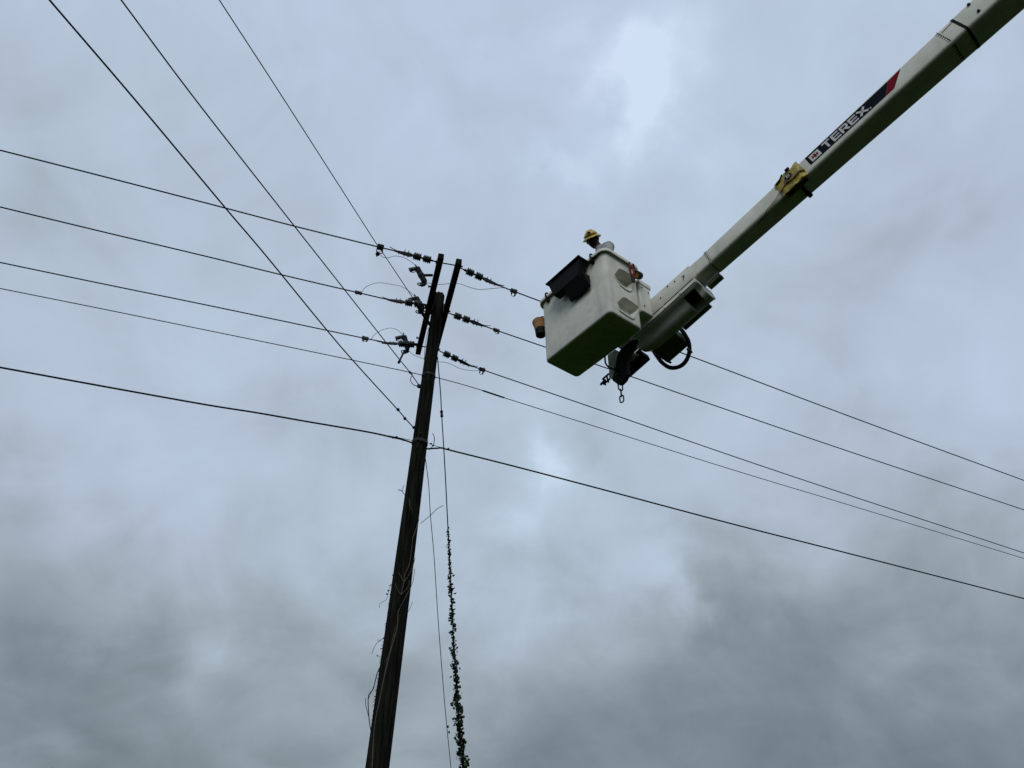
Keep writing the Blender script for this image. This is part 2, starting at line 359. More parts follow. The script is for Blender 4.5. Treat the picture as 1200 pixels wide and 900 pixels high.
for i in range(3):
    st = LA[i]; B = at_height(*Lpix[i][-1], 10.35)
    Lspan.append(span('power_line', st, B, Lpix[i], .0105, f'{pos[i]} of the black wires running left from the crossarm to the left edge', 'wire', WG, drop=.004))
    st = RA[i]; B = at_height(*Rpix[i][-1], 10.25)
    lab = ['top right wire from the crossarm\'s near end, passing behind the bucket rim',
           'middle right wire from the crossarm, passing behind the bucket bottom and chain bracket',
           'right wire from the crossarm\'s far end, just above the thinner neutral wire'][i]
    Rspan.append(span('power_line', st, B, Rpix[i], .0105, lab, 'wire', WG, drop=.003))
nA = on_pole(498, 440.3, .01); nL = at_height(0, 338, nA.z - .12)
span('neutral_wire', nA, nL, [(470, 434), (360, 411), (240, 386.5), (120, 362), (0, 338)], .0068, 'thin neutral wire running left from the pole shaft below the third power line', 'wire', WG, drop=.004)
z = pole_z(442); nR = axis(z) + cr * prad(z)
o, npts, nh = span('neutral_wire', nR, at_height(1200, 654.5, nR.z - .25), [(540, 450), (565, 457.5), (592, 466.5), (700, 500.5), (860, 551), (1000, 593.3), (1200, 654.5)], .0068, 'thin neutral wire running right, with a thicker spliced stretch near the pole', 'wire', WG, drop=.003)
i0, i1 = npts[2], npts[3]
MB().tube([i0.lerp(i1, t) for t in (0, .06, .5, .94, 1)], [.006, .013, .014, .013, .006], 8).build('armor_rod', M['wire'], o)
cA = on_pole(486, 520, .01); cBp = at_height(0, 430.5, cA.z - .15)
span('telephone_cable', cA, cBp, [(473, 515.5), (460, 512.5), (430, 506), (360, 494), (300, 483.5), (240, 474), (120, 452.5), (0, 430.5)], .0125, 'thick black cable running left from the pole, lowest line on the left', 'cable', WG, drop=.004)
z = pole_z(526); cRp = axis(z) + cr * prad(z)
span('telephone_cable', cRp, at_height(1200, 701.5, cRp.z - .25), [(513, 525.2), (518, 525), (529, 528), (600, 545.8), (700, 572), (860, 614.5), (1000, 650), (1200, 701.5)], .0125, 'thick black cable running right from the pole, lowest line on the right', 'cable', WG, drop=.003)
# suspension strand beside the cable at the pole, with its clamps
strL = thing('cable_clamp', on_pole(486, 517), 'little strand and clamps tying the thick cable to the left of the pole', 'clamp')
dL = (cA - CAM).dot(cf)
MB().tube([at_depth(455, 510.5, dL - .1), at_depth(463, 512, dL - .08), on_pole(485, 516.5)], .004, 6).build('strand', M['wire'], strL)
for px, py in ((460.5, 513), (464.8, 512), (473, 515.8)): MB().box(at_depth(px, py, dL - .1), cr * .014, cf * .014, cu * .012).build('clip', M['steel'], strL, bevel=.003)
strR = thing('cable_clamp', cRp, 'little strand and clamps tying the thick cable to the right of the pole', 'clamp')
dR = (cRp - CAM).dot(cf)
MB().tube([at_depth(503, 519.5, dR), at_depth(507, 521.5, dR), at_depth(518, 524.8, dR)], .004, 6).build('strand', M['wire'], strR)
for px, py in ((505, 520), (507.5, 522), (517.5, 525), (525.5, 525.8), (529, 528)): MB().box(at_depth(px, py, dR - .02), cr * .014, cf * .014, cu * .012).build('clip', M['steel'], strR, bevel=.003)

# three wires coming down from the upper left, over the viewer's left shoulder
TG = 'wires coming down from the upper left'
A0 = on_pole(487.5, 504, .0)
o, p0, h0 = span('tap_wire', A0, at_height(58, 0, A0.z - .3), [(474, 489.5), (466, 480), (400, 407), (312, 300), (264, 243.5), (160, 119), (58, 0)], .0082, 'leftmost of the three wires descending from the top edge, ending lowest on the pole', 'wire', TG, extend=14, drop=.002)
for t in ((466.5, 480), (474.5, 490.5), (485, 501)):
    p = on_plane(*t, A0, Vector((-h0.y, h0.x, 0))); MB().box(p, h0 * .018, Vector((0, 0, .016)), Vector((-h0.y, h0.x, 0)) * .018).build('clamp', M['steel'], o, bevel=.003)
A1 = on_pole(493.5, 455, .0)
o, p1, h1 = span('tap_wire', A1, at_height(142, 0, A1.z - .3), [(480, 436), (460, 411), (375, 303), (345, 265), (230, 118), (142, 0)], .0074, 'middle one of three wires descending from the top edge, ending in a loop', 'wire', TG, extend=14, drop=.002)
nr = Vector((-h1.y, h1.x, 0))
MB().tube(spline([on_plane(x, y, A1, nr) for x, y in ((480, 436), (483.2, 438.5), (481, 445), (484, 450.5), (490, 453))]), .006, 6).build('tail_loop', M['wire'], o)
p = on_plane(491, 452.5, A1, nr); MB().lathe(p - h1 * -.03, -h1, [(0, .012), (.01, .03), (.04, .035), (.06, .02), (.08, .01)], 10).build('wedge_clamp', M['steel'], o)
p = on_plane(480.5, 436.5, A1, nr); MB().box(p, h1 * .02, Vector((0, 0, .014)), nr * .014).build('clamp', M['steel'], o, bevel=.003)
A2 = on_pole(504.5, 382, .0)
o, p2, h2 = span('tap_wire', A2, at_height(257, 0, A2.z - .3), [(486, 353), (483, 348), (447, 294), (440, 284), (335, 120), (257, 0)], .0064, 'rightmost of three wires descending from the top edge, passing the box clamp', 'wire', TG, extend=14, drop=.002)
pe = on_plane(487, 354.5, A2, Vector((-h2.y, h2.x, 0)))
ro = thing('strain_rod', A2, 'slim black strain rod tying the rightmost descending wire to the pole head', 'insulator')
MB().lathe(A2, pe - A2, [(0, .016), (.04, .02), (.05, .026), ((pe - A2).length - .05, .026), ((pe - A2).length - .04, .016), ((pe - A2).length, .012)], 12).build('rod', M['rubber'], ro)

# ------------------------------------------------------------------ strain insulator strings (one built, five copied)
def local_string():
    t = thing('strain_insulator', (0, 0, 0), 'x', 'insulator', 'strain insulators at the crossarm ends')
    b = MB(); b.tube([(-.045, 0, 0), (.06, 0, 0)], .009, 8)
    ringp = [Vector((.055 + .022 * math.cos(a), .022 * math.sin(a), 0)) for a in [2 * math.pi * k / 12 for k in range(12)]]
    b.tube(ringp, .006, 6, closed=True); b.build('eye_bolt', M['steel'], t)
    for x0 in (.070, .228):
        prof = [(0, .016), (.008, .016), (.012, .030)]
        for k in range(4):
            s = .012 + k * .030
            prof += [(s, .046), (s + .004, .060), (s + .013, .061), (s + .020, .047)]
        prof += [(.132, .034), (.135, .018), (.155, .014)]
        MB().lathe((x0, 0, 0), (1, 0, 0), prof, 18).build('porcelain_bell', M['porcelain'], t)
    c = MB(); c.prism([(.37, -.014, -.02), (.42, -.014, -.036), (.56, -.014, -.026), (.66, -.014, -.008), (.66, -.014, .008), (.54, -.014, .02), (.42, -.014, .03), (.37, -.014, .018)], (0, .028, 0))
    cl = c.build('dead_end_clamp', M['steel'], t, bevel=.004)
    for x in (.44, .50):
        MB().tube([(x, 0, -.052), (x, 0, .062)], .0075, 6).build('u_bolt', M['steel'], cl)
    MB().tube([(.585, .01, -.045), (.60, -.01, .01)], .006, 6).build('keeper', M['steel'], cl)
    MB().tube([(.62, 0, .01), (.70, 0, .028), (.74, 0, .045)], .006, 6).build('wire_tail', M['wire'], t)
    return t
def place(t, p, d, roll=0):
    q = Vector(d).to_track_quat('X', 'Z'); t.rotation_mode = 'QUATERNION'
    t.rotation_quaternion = q @ Vector((1, 0, 0)).rotation_difference(Vector((1, 0, 0)))
    if roll:
        from mathutils import Quaternion
        t.rotation_quaternion = q @ Quaternion((1, 0, 0), roll)
    t.location = p
labs = [['two ribbed insulators in line left of the crossarm\'s upper end',
         'two ribbed insulators in line left of the pole head, beside the middle cutout',
         'two ribbed insulators in line left of the crossarm\'s lower end'],
        ['two ribbed insulators in line right of the crossarm\'s upper end',
         'two ribbed insulators in line right of the pole head',
         'two ribbed insulators right of the pole shaft, lowest on that side']]
proto = local_string(); first = True
for side, sp in enumerate((Lspan, Rspan)):
    for i in range(3):
        t = proto if first else copy_tree(proto); first = False
        pts = sp[i][1]; place(t, pts[0], pts[1] - pts[0], roll=.35 * (i - 1) + side * .5); t['label'] = labs[side][i]

# clamps sitting on the power lines
def line_point(sp, i, px):
    A, h = sp[i][1][0], sp[i][2]; n = Vector((-h.y, h.x, 0)); pts = sp[i][1]
    best = None
    for a, b in zip(pts, pts[1:]):
        for k in range(40):
            q = a.lerp(b, k / 40); r = q - CAM; x = 600 + F * r.dot(cr) / r.dot(cf)
            if best is None or abs(x - px) < best[0]: best = (abs(x - px), q, (b - a).normalized())
    return best[1], best[2]
def local_clamp():
    t = thing('stirrup_clamp', (0, 0, 0), 'x', 'clamp', 'clamps gripping the power lines')
    MB().box((0, 0, .0), (.058, 0, 0), (0, .022, 0), (0, 0, .030)).build('clamp_body', M['steel'], t, bevel=.006)
    MB().tube([(.03, 0, .045), (.03, 0, -.08)], .015, 8).build('screw', M['steel'], t)
    MB().tube([(-.03, 0, .0), (-.032, 0, -.07)], .013, 8).build('screw', M['steel'], t)
    MB().tube(spline([(-.03, 0, -.045), (-.025, .01, -.085), (.0, .012, -.092), (.025, .01, -.085), (.03, 0, -.05)], 4), .005, 6).build('bail', M['steel'], t)
    return t
cp = local_clamp(); first = True
for sp, i, px, roll, lab in ((Lspan, 1, 420.5, .5, 'clamp on the second left power line, where the arching jumper leaves it'),
                             (Lspan, 2, 427, .1, 'clamp on the third left power line, lowest clamp left of the pole'),
                             (Rspan, 0, 602, .2, 'clamp on the top right power line, rightmost clamp before the bucket'),
                             (Rspan, 1, 581.5, -.3, 'clamp with an open wire bail on the middle right power line'),
                             (Rspan, 2, 565, .4, 'clamp on the lowest right power line, where a thin jumper meets it')):
    t = cp if first else copy_tree(cp); first = False
    p, d = line_point(sp, i, px); place(t, p, d, roll); t['label'] = lab
# box clamp with a dangling loop where the upper-left wire crosses the top line
p, d = line_point(Lspan, 0, 446); n = d.cross(Vector((0, 0, 1))).normalized(); U3 = Vector((0, 0, 1))
bx = thing('box_clamp', p, 'square black clamp box on the top left line where a descending wire crosses it', 'clamp')
MB().box(p + U3 * .005, d * .05, n * .035, U3 * .036).build('box_body', M['rubber'], bx, bevel=.008)
b = MB(); b.tube(spline([p - d * -.045 - U3 * .02, p + d * .05 - U3 * .10, p + d * .035 - U3 * .14], 5), .008, 6)
b.tube(spline([p - d * .035 - U3 * .02, p - d * .04 - U3 * .11, p - d * -.02 - U3 * .145], 5), .008, 6); b.build('bail', M['steel'], bx)
MB().lathe(p + d * .02 - U3 * .12, -U3 + d * .15, [(0, .01), (.01, .03), (.05, .032), (.08, .012), (.10, .006)], 10).build('line_tap', M['rubber'], bx)

# ------------------------------------------------------------------ fuse cutouts on the left crossarm
def cutout(pt, pb, arm, cnt, label, door):
    """pt,pb: bearings of the body's top and foot; arm: where its bracket meets the crossarm; cnt: contact arm tip bearing"""
    plane_p = at_height(*arm, 10.5); plane_n = (ad * .94 + ap * .34).normalized()
    f = lambda x, y: on_plane(x, y, plane_p, plane_n)
    P, Q = f(*pt), f(*pb); ax = (Q - P); Ln = ax.length; ax.normalize()
    t = thing('fuse_cutout', P, label, 'fuse cutout', 'fuse cutouts on the left crossarm')
    prof = [(0, .018), (.01, .032)]
    k = 0; s = .02
    while s < Ln - .035:
        prof += [(s, .032), (s + .006, .046), (s + .012, .047), (s + .020, .034)]; s += .030
    prof += [(Ln - .01, .032), (Ln, .018)]
    MB().lathe(P, ax, prof, 16).build('insulator_body', M['porcelain'], t)
    mid = P + ax * Ln * .52
    br = MB(); br.tube([mid, mid.lerp(plane_p, .35), plane_p], [.016, .022, .022], 8)
    br.lathe(mid - ax * .02, ax, [(0, .05), (.001, .052), (.035, .052), (.036, .05)], 16); br.build('mounting_bracket', M['steel'], t)
    C = f(*cnt); n = plane_n; d = (C - P).normalized(); w_ = ax
    hood = MB(); hood.prism([P - w_ * .03, P + w_ * .025, P.lerp(C, .55) + w_ * .02, C + w_ * .035, C - w_ * .025, P.lerp(C, .6) - w_ * .03], n * .05)
    hd = hood.build('top_contact', M['steel'], t, bevel=.005)
    MB().tube(spline([P.lerp(C, .35) + w_ * .03, P.lerp(C, .30) + w_ * .075, P.lerp(C, .62) + w_ * .105, C + w_ * .085], 5), .0065, 6).build('hook', M['steel'], hd)
    MB().tube([P - w_ * .035, P - w_ * .07], .012, 6).build('terminal', M['steel'], t)
    hg = MB(); e = Q + d * .075 + w_ * .0
    hg.prism([Q - w_ * .03, Q + w_ * .03, e + w_ * .05, e - d * -.02 + w_ * .02, e - w_ * .02], n * .045)
    h = hg.build('lower_hinge', M['steel'], t, bevel=.005)
    MB().tube(spline([e - w_ * .01, e + d * .045, e + d * .035 + w_ * .05, e + w_ * .06], 4), .009, 6).build('hinge_hook', M['steel'], h)
    MB().tube([Q + w_ * .0, Q + w_ * .045 - d * .01], .013, 6).build('terminal', M['steel'], t)
    if door:
        a, b_ = f(*door[0]), f(*door[1]); v = (b_ - a)
        MB().lathe(a, v, [(0, .012), (.02, .016), (v.length - .05, .016), (v.length - .045, .024), (v.length, .022)], 10).build('fuse_tube', M['rubber'], t)
    return t, P, Q
c1, P1, Q1 = cutout((488.5, 313.5), (498, 331), (507, 322.5), (479, 315), 'ribbed cutout hanging clear of the crossarm near its upper end, with two hooks', None)
c2, P2, Q2 = cutout((487.5, 348.5), (495.5, 363), (500.5, 358), (478.5, 350.5), 'cutout crowded against the middle insulator string beside the pole head', None)
c3, P3, Q3 = cutout((473.5, 393.5), (478, 410), (492, 404), (463, 395.5), 'cutout at the far lower end of the crossarm with its fuse tube swung down', ((473, 413), (467, 425.5)))
# thin jumper leads
JG = 'thin jumper leads'
def jumper(P, px, Q, label, rad=.0042):
    d0 = (P - CAM).dot(cf); d1 = (Q - CAM).dot(cf); n = len(px)
    pts = [P] + [at_depth(x, y, d0 + (d1 - d0) * (k + 1) / (n + 1)) for k, (x, y) in enumerate(px)] + [Q]
    c = pts[0].copy(); o = MB().tube(spline(pts, 5), rad, 6).build('jumper_wire', M['thinwire'], None)
    for v in o.data.vertices: v.co -= c
    o.location = c; tag(o, label, 'wire', JG)
lp = lambda sp, i, px: line_point(sp, i, px)[0]
jumper(lp(Lspan, 0, 446) - U3 * .14, [(449, 301.5), (455, 302), (463, 300), (472, 301.5), (480, 305.5), (485, 309.5)], P1, 'thin grey jumper arching from the box clamp to the upper cutout')
jumper(lp(Lspan, 1, 423), [(427, 338), (433, 334), (444, 331.3), (457, 333), (469, 335.3), (479, 341)], P2, 'thin grey jumper arching high from the second left line to the middle cutout')
jumper(lp(Lspan, 2, 435), [(438, 393), (445, 388), (452, 385.3), (459, 384.5), (466, 387)], P3, 'thin grey jumper arching over the third left line to the lower cutout')
jumper(Q1, [(504, 332), (512, 333.3), (521, 333), (528, 332), (538, 332.6), (547, 335.5), (557, 338.5), (566, 339.2), (580, 337.8), (593, 337.6)], lp(Rspan, 0, 603) - U3 * .02, 'thin grey jumper from the upper cutout behind both arms to the top right line')
jumper(Q3, [(484, 415.5), (491, 418.5), (500, 421.5), (512, 424), (521, 424.5), (530, 427.5), (538, 431.5), (548, 433.8), (557, 434.6)], lp(Rspan, 2, 563) - U3 * .02, 'thin grey jumper from the lower cutout behind the pole to the lowest right line')

# ------------------------------------------------------------------ guy wires and the vine on one of them
z = pole_z(418); gA = axis(z) + cr * (prad(z) + .0)
hg = Vector((.25, 1, 0)).normalized()
ga, gp, gh = span('guy_wire', gA, gA + hg * 5, [(516.2, 460), (517.3, 482), (519.7, 520), (522, 560), (524, 600), (526.5, 650), (529, 700), (533, 780), (537.5, 840), (543, 900)], .0085, 'guy wire down the right of the pole, its lower half wrapped in leafy vine', 'guy wire', 'guy wires', extend=0)
pn = Vector((-gh.y, gh.x, 0))
dd = (gp[-1] - gp[-2]).normalized(); endp = gp[-1] + dd * (gp[-1].z / -dd.z)
MB().tube([gp[-1], gp[-1].lerp(endp, .5), endp - Vector((0, 0, .1))], .0085, 7).build('lower_strand', M['wire'], ga)
p = on_plane(517.3, 481, gA, pn); q = on_plane(517.9, 489, gA, pn)
MB().lathe(p, q - p, [(0, .012), (.01, .028), ((q - p).length * .5, .018), ((q - p).length - .01, .028), ((q - p).length, .012)], 10).build('guy_insulator', M['porcelain'], ga)
z = pole_z(538); gB = axis(z) + cr * prad(z)
gb, bp, bh = span('guy_wire', gB, gB + Vector((.1, 1, 0)) * 5, [(502.5, 570), (504.5, 605), (508.5, 650), (513, 720), (517.5, 780), (522.5, 840), (528.5, 900)], .0055, 'thin bare guy wire between the pole and the leafy vine', 'guy wire', 'guy wires', extend=0)
dd = (bp[-1] - bp[-2]).normalized(); e2 = bp[-1] + dd * (bp[-1].z / -dd.z)
MB().tube([bp[-1], bp[-1].lerp(e2, .5), e2 - Vector((0, 0, .1))], .0055, 7).build('lower_strand', M['wire'], gb)
bn = Vector((-bh.y, bh.x, 0))
for x, y in ((525, 851.5), (526.3, 858)): MB().box(on_plane(x, y, gB, bn), cr * .012, cf * .012, cu * .016).build('clip', M['steel'], gb, bevel=.003)
vine = thing('climbing_vine', endp, 'green leafy vine climbing the guy wire right of the pole', 'vine')
path = spline([on_plane(x, y, gA, pn) for x, y in ((525, 618), (526.5, 650), (529, 700), (533, 780), (537.5, 840), (543, 900))] + [endp], 40)
stem = [p + Vector((math.cos(i * .9), math.sin(i * .9), 0)) * .012 for i, p in enumerate(path)]
MB().tube(stem, .006, 5).build('stem', M['dark_stem'], vine)
lf = MB()
def leaf(mb, p, size, rng=random):
    a = Vector((rng.gauss(0, 1), rng.gauss(0, 1), rng.gauss(0, 1))).normalized(); b = a.orthogonal().normalized()
    b = Matrix.Rotation(rng.uniform(0, 6.28), 3, a) @ b; c = a.cross(b)
    s = size
    mb.add([p, p + b * s * .45 + c * s * .42 + a * s * .12, p + b * s * .95 + c * s * .10, p + b * s * .95 - c * s * .12, p + b * s * .42 - c * s * .45 + a * s * .14], [(0, 1, 2, 3), (0, 3, 4)])
tot = sum((b - a).length for a, b in zip(path, path[1:])); acc = 0
for a, b in zip(path, path[1:]):
    L = (b - a).length; f = acc / tot; acc += L
    yy = (a.lerp(b, .5) - CAM); py = 450 - F * yy.dot(cu) / yy.dot(cf)
    k = max(0, min(1, (py - 618) / 285))
    clump = .30 + .95 * (noise.noise(Vector((0, 0, acc * 3.5))) + .5) + .5 * noise.noise(Vector((3, 0, acc * 9)))
    dens = (75 + 430 * k ** .7) * max(.25, clump); cnt = int(L * dens + random.random())
    side_ = .35 * noise.noise(Vector((5, 2, acc * 6))) * k * .12
    for _ in range(cnt):
        r = (.008 + .068 * k ** .8) * min(1.05, abs(random.gauss(0, .52))) * (.55 + .6 * clump); an = random.uniform(0, 6.28)
        c = a.lerp(b, random.random()) + Vector((math.cos(an), math.sin(an), random.uniform(-.4, .4))) * r + cr * side_
        leaf(lf, c, random.uniform(.034, .062) * (.75 + .45 * k))
lf.build('leaves', M['leaf'], vine, smooth=0, kind='stuff')

# dead creeper clinging to the pole
dv = thing('dead_creeper', axis(0) + Vector((0, -.2, 0)), 'dry leafless creeper clinging to the shaft of the pole', 'vine')
def C7(*p): return [(420 + x / 6.92, 570 + y / 6.92) for x, y in p]
def C6(*p): return [(400 + x / 3.6, 650 + y / 3.6) for x, y in p]
def wob(pl, gap): return [on_pole(x, y, gap) for x, y in pl]
for pl, r in ((C6((240, 240), (235, 310), (210, 400), (185, 500), (160, 620), (140, 730), (130, 900)), .007), (C7((345, 880), (370, 780), (375, 720), (410, 640), (430, 520), (440, 420)), .005),
              (C7((370, 780), (430, 680), (460, 580)), .004), (C7((325, 700), (350, 740), (370, 780)), .004), (C7((490, 260), (430, 190), (415, 150), (410, 100)), .004),
              (C7((345, 880), (310, 820), (300, 780)), .004), (C7((345, 880), (400, 820), (415, 760)), .004), (C7((490, 270), (470, 340), (440, 420)), .006),
              (C6((240, 240), (270, 180), (300, 120), (310, 60)), .004), (C6((230, 300), (200, 420), (165, 500)), .004), (C6((180, 520), (190, 470), (215, 380)), .004)):
    MB().tube(spline(wob(pl, .012)), r, 6).build('stem', M['stem'], dv)
def off_pole(pl, extra=0):
    return [at_depth(x, y, (axis(pole_z(y)) - CAM).dot(cf) + extra) for x, y in pl]
for pl, r in ((C6((125, 745), (117, 690), (114, 600), (135, 565), (150, 505), (170, 460)), .006), (C6((120, 700), (104, 640), (102, 605)), .004), (C6((114, 610), (140, 545), (158, 480)), .003),
              (C6((190, 350), (165, 360), (145, 380), (128, 418)), .003), (C6((180, 425), (160, 428), (150, 424)), .003), (C6((222, 110), (205, 135), (196, 165), (190, 190), (165, 205), (160, 225)), .0025),
              (C7((400, 90), (370, 60), (350, 35), (320, 27)), .005), (C7((355, 40), (362, 10), (368, -5)), .004),
              (C7((505, 300), (560, 255), (600, 220), (640, 180), (690, 155)), .004), (C6((245, 270), (275, 250), (292, 220), (300, 200)), .003)):
    MB().tube(spline(off_pole(pl)), r, 6).build('twig', M['dark_stem'], dv)
lf = MB(); rg = random.Random(3)
for x, y in C6((205, 130), (198, 152), (194, 165), (215, 88), (155, 362), (165, 363), (153, 427), (168, 400), (210, 130), (192, 290), (188, 320), (200, 250), (172, 400), (166, 440)) + C7((285, 718), (262, 805), (240, 850), (235, 878), (318, 555), (312, 600), (325, 545)):
    p = at_depth(x, y, (axis(pole_z(y)) - CAM).dot(cf))
    for _ in range(2): leaf(lf, p, .022, rg)
for _ in range(150):
    y = rg.uniform(690, 850); z = pole_z(y); c = axis(z); r = c - CAM; xc = 600 + F * r.dot(cr) / r.dot(cf); hw = prad(z) * F / r.dot(cf)
    leaf(lf, at_depth(xc - hw * rg.uniform(.9, 1.06), y, r.dot(cf)), .016, rg)
lf.build('leaves', M['leaf'], dv, smooth=0, kind='stuff')

# ------------------------------------------------------------------ aerial lift: boom
K = at_depth(838, 303, 9.9); E_ = at_depth(1133, 34, 8.45); D = (E_ - K).normalized()
Yb = Vector((0, 0, 1)).cross(D).normalized(); Zb = D.cross(Yb)
def bp_(s, y, z): return K + D * s + Yb * y + Zb * z
lift = thing('aerial_lift', bp_(6.6, .2, 0), 'white utility truck boom carrying a two-man bucket at its tip', 'aerial lift')
def bring(s, y0, y1, z0, z1, r, k=4):
    pts = []
    for cx, cy, a0 in ((y1 - r, z1 - r, 0), (y0 + r, z1 - r, 90), (y0 + r, z0 + r, 180), (y1 - r, z0 + r, 270)):
        for i in range(k + 1):
            a = R_(a0 + 90 * i / k); pts.append(bp_(s, cx + r * math.cos(a), cy + r * math.sin(a)))
    return pts
def hh(s): return .268 + (s + .08) * (.332 - .268) / 3.7
def ww(s): return .262 + (s + .08) * (.345 - .262) / 3.7
def sect(s, g=0): return bring(s, -g, ww(s) + g, -g, hh(s) + g, .045 + g)
boom = MB().loft([sect(s) for s in (-.085, 0, .7, 1.5, 2.3, 3.0, 3.44, 3.8, 5, 6.6)]).build('main_boom', M['white'], lift, smooth=40)
# slight metal sleeve at the tip, then the narrower inner arm
MB().loft([bring(s, .004, .255, .004, .258 + (-.08 - s) * .02, .04) for s in (-.09, -.34)]).build('tip_sleeve', M['white'], lift, smooth=40)
MB().loft([bring(s, -.006, .262, -.006, .27 + (-.34 - s) * .035, .02, 2) for s in (-.335, -.345, -1.75)]).build('inner_arm', M['white'], lift, smooth=40)
for s, zz in ((-.46, .16), (-.60, .21), (-.88, .15), (-.72, .235)):
    MB().lathe(bp_(s, -.006, zz), -Yb, [(0, .012), (.006, .012), (.007, .006)], 8).build('bolt', M['steel'], lift)
MB().tube(spline([bp_(-.50, -.009, .10), bp_(-.47, -.012, .13), bp_(-.46, -.012, .16), bp_(-.49, -.010, .17)], 4), .004, 5).build('scratch_loop', M['rubber'], lift)
MB().box(bp_(-.86, -.008, -.006), D * .49, Yb * .004, Zb * .005).build('seam', M['rubber'], lift)
# black ring joint and bolts near the frame edge
def loop_ring(s0, s1, g, name, m, parent=lift, y_only=False):
    a = [sect(s, g) for s in (s0, s0 + .001, s1 - .001, s1)]; a[0] = sect(s0, -.01); a[3] = sect(s1, -.01)
    return MB().loft(a).build(name, m, parent, smooth=40)
loop_ring(3.605, 3.635, .004, 'black_band', M['rubber'])
MB().loft([sect(3.636, .0), sect(3.637, .002), sect(6.55, .002), sect(6.56, 0)]).build('boom_casing', M['white'], lift, smooth=40)
for s, zz in ((3.83, .285), (3.815, .085), (4.5, .30), (4.5, .09)):
    MB().lathe(bp_(s, -.004, zz), -Yb, [(0, .020), (.006, .020), (.007, .014), (.02, .013)], 8).build('bolt', M['steel'], lift)
# inspection tick marks printed across the boom
def ticks(s0, name, step=-.03, both=True):
    t = MB(); e = .0025
    H = hh(s0); Wd = ww(s0)
    t.box(bp_(s0, -e / 2, H * .54), D * .003, Yb * e / 2, Zb * H * .42)
    for k in range(7 if both else 5):
        z = .05 + k * (H - .09) / (6 if both else 4); t.box(bp_(s0 + step / 2, -e / 2, z), D * abs(step) / 2, Yb * e / 2, Zb * .004)
    if both:
        t.box(bp_(s0, Wd * .5, -e / 2), D * .003, Zb * e / 2, Yb * Wd * .38)
        for k in range(6): t.box(bp_(s0 + step / 2, .05 + k * .042, -e / 2), D * abs(step) / 2, Zb * e / 2, Yb * .005)
    return t.build(name, M['rubber'], lift, kind='stuff')
ticks(3.44, 'tick_marks'); ticks(-.07, 'tick_marks', .03, False)
MB().box(bp_(-.083, ww(0) * .5, -.002), D * .003, Zb * .0015, Yb * ww(0) * .36).build('seam', M['rubber'], lift)
MB().tube([bp_(3.46, -.002, .245), bp_(3.60, -.002, .262)], .0035, 5).build('pointer_mark', M['rubber'], lift)
# decal: navy parallelogram, red end, white lettering and crest
dz0, dz1 = .086, .262
def dpoly(pts, y): return [bp_(s, y, z) for s, z in pts]
dec = MB().prism(dpoly([(1.56, dz0), (2.625, dz0 + .004), (2.768, dz1 + .006), (1.566, dz1 - .004)], -.001), -Yb * .002).build('decal', M['navy'], lift, smooth=0)
MB().prism(dpoly([(2.628, dz0 + .004), (2.742, dz0 + .006), (2.945, dz1 + .02), (2.771, dz1 + .006)], -.001), -Yb * .002).build('red_stripe', M['decal_red'], dec, smooth=0)
yl = -.0035
def quad(mb, a, b, w_):                         # a stroke of width w_ from a to b in (s, z)
    v = Vector((b[0] - a[0], b[1] - a[1])); v.normalize(); n = Vector((-v.y, v.x)) * w_ / 2
    mb.prism(dpoly([(a[0] + n.x, a[1] + n.y), (b[0] + n.x, b[1] + n.y), (b[0] - n.x, b[1] - n.y), (a[0] - n.x, a[1] - n.y)], yl), -Yb * .0015)
def rect(mb, s0, s1, z0, z1, y=None): mb.prism(dpoly([(s0, z0), (s1, z0), (s1, z1), (s0, z1)], yl if y is None else y), -Yb * .0015)
# crest
cr_ = MB(); a, b, c, d = 1.600, 1.738, .106, .226; t = .017
rect(cr_, a, b, c, c + t); rect(cr_, a, b, d - t, d); rect(cr_, a, a + t, c + t, d - t); rect(cr_, b - t, b, c + t, d - t)
cr_.build('crest_frame', M['decal_white'], dec, smooth=0)
cm = MB(); rect(cm, a + t, b - t, c + t, d - t, yl + .001); cm.build('crest_field', M['decal_white'], dec, smooth=0)
cc = MB(); m_s = (a + b) / 2; m_z = (c + d) / 2; yy_ = yl - .0012
rect(cc, a + .026, b - .026, m_z - .010, m_z + .010, yy_); rect(cc, m_s - .012, m_s + .012, m_z - .036, m_z + .036, yy_ - .0003)
rect(cc, a + .030, a + .042, m_z - .026, m_z + .026, yy_ - .0006); rect(cc, b - .042, b - .030, m_z - .026, m_z + .026, yy_ - .0006)
cc.build('crest_mark', M['decal_red'], dec, smooth=0)
lz0, lz1 = .108, .236; st = .027; lw = .108; gp_ = .017
def letter(ch, s):
    m = MB(); e = s + lw; mid = (lz0 + lz1) / 2
    if ch == 'T': rect(m, s, e, lz1 - st, lz1); rect(m, s + lw / 2 - st / 2, s + lw / 2 + st / 2, lz0, lz1 - st)
    if ch == 'E':
        rect(m, s, s + st, lz0, lz1)
        for z_ in (lz0, mid - st * .42, lz1 - st): rect(m, s + st, e, z_, z_ + st * (.84 if z_ == mid - st * .42 else 1))
    if ch == 'R':
        rect(m, s, s + st, lz0, lz1); rect(m, s + st, e - .01, lz1 - st, lz1); rect(m, e - st, e, mid + .006, lz1 - .012)
        rect(m, s + st, e - .008, mid - .014, mid + .006 + .0); m.prism(dpoly([(s + .046, mid - .014), (s + .046 + st * 1.2, mid - .014), (e + .006, lz0), (e - st * 1.2, lz0)], yl), -Yb * .0015)
    if ch == 'X': quad(m, (s + .012, lz0 + .008), (e - .004, lz1 - .008), st * 1.12); quad(m, (s + .004, lz1 - .008), (e + .004, lz0 + .008), st * 1.12)
    return m
s = 1.795
for ch in 'TEREX':
    letter(ch, s).build('letter', M['decal_white'], dec, smooth=0); s += lw + gp_
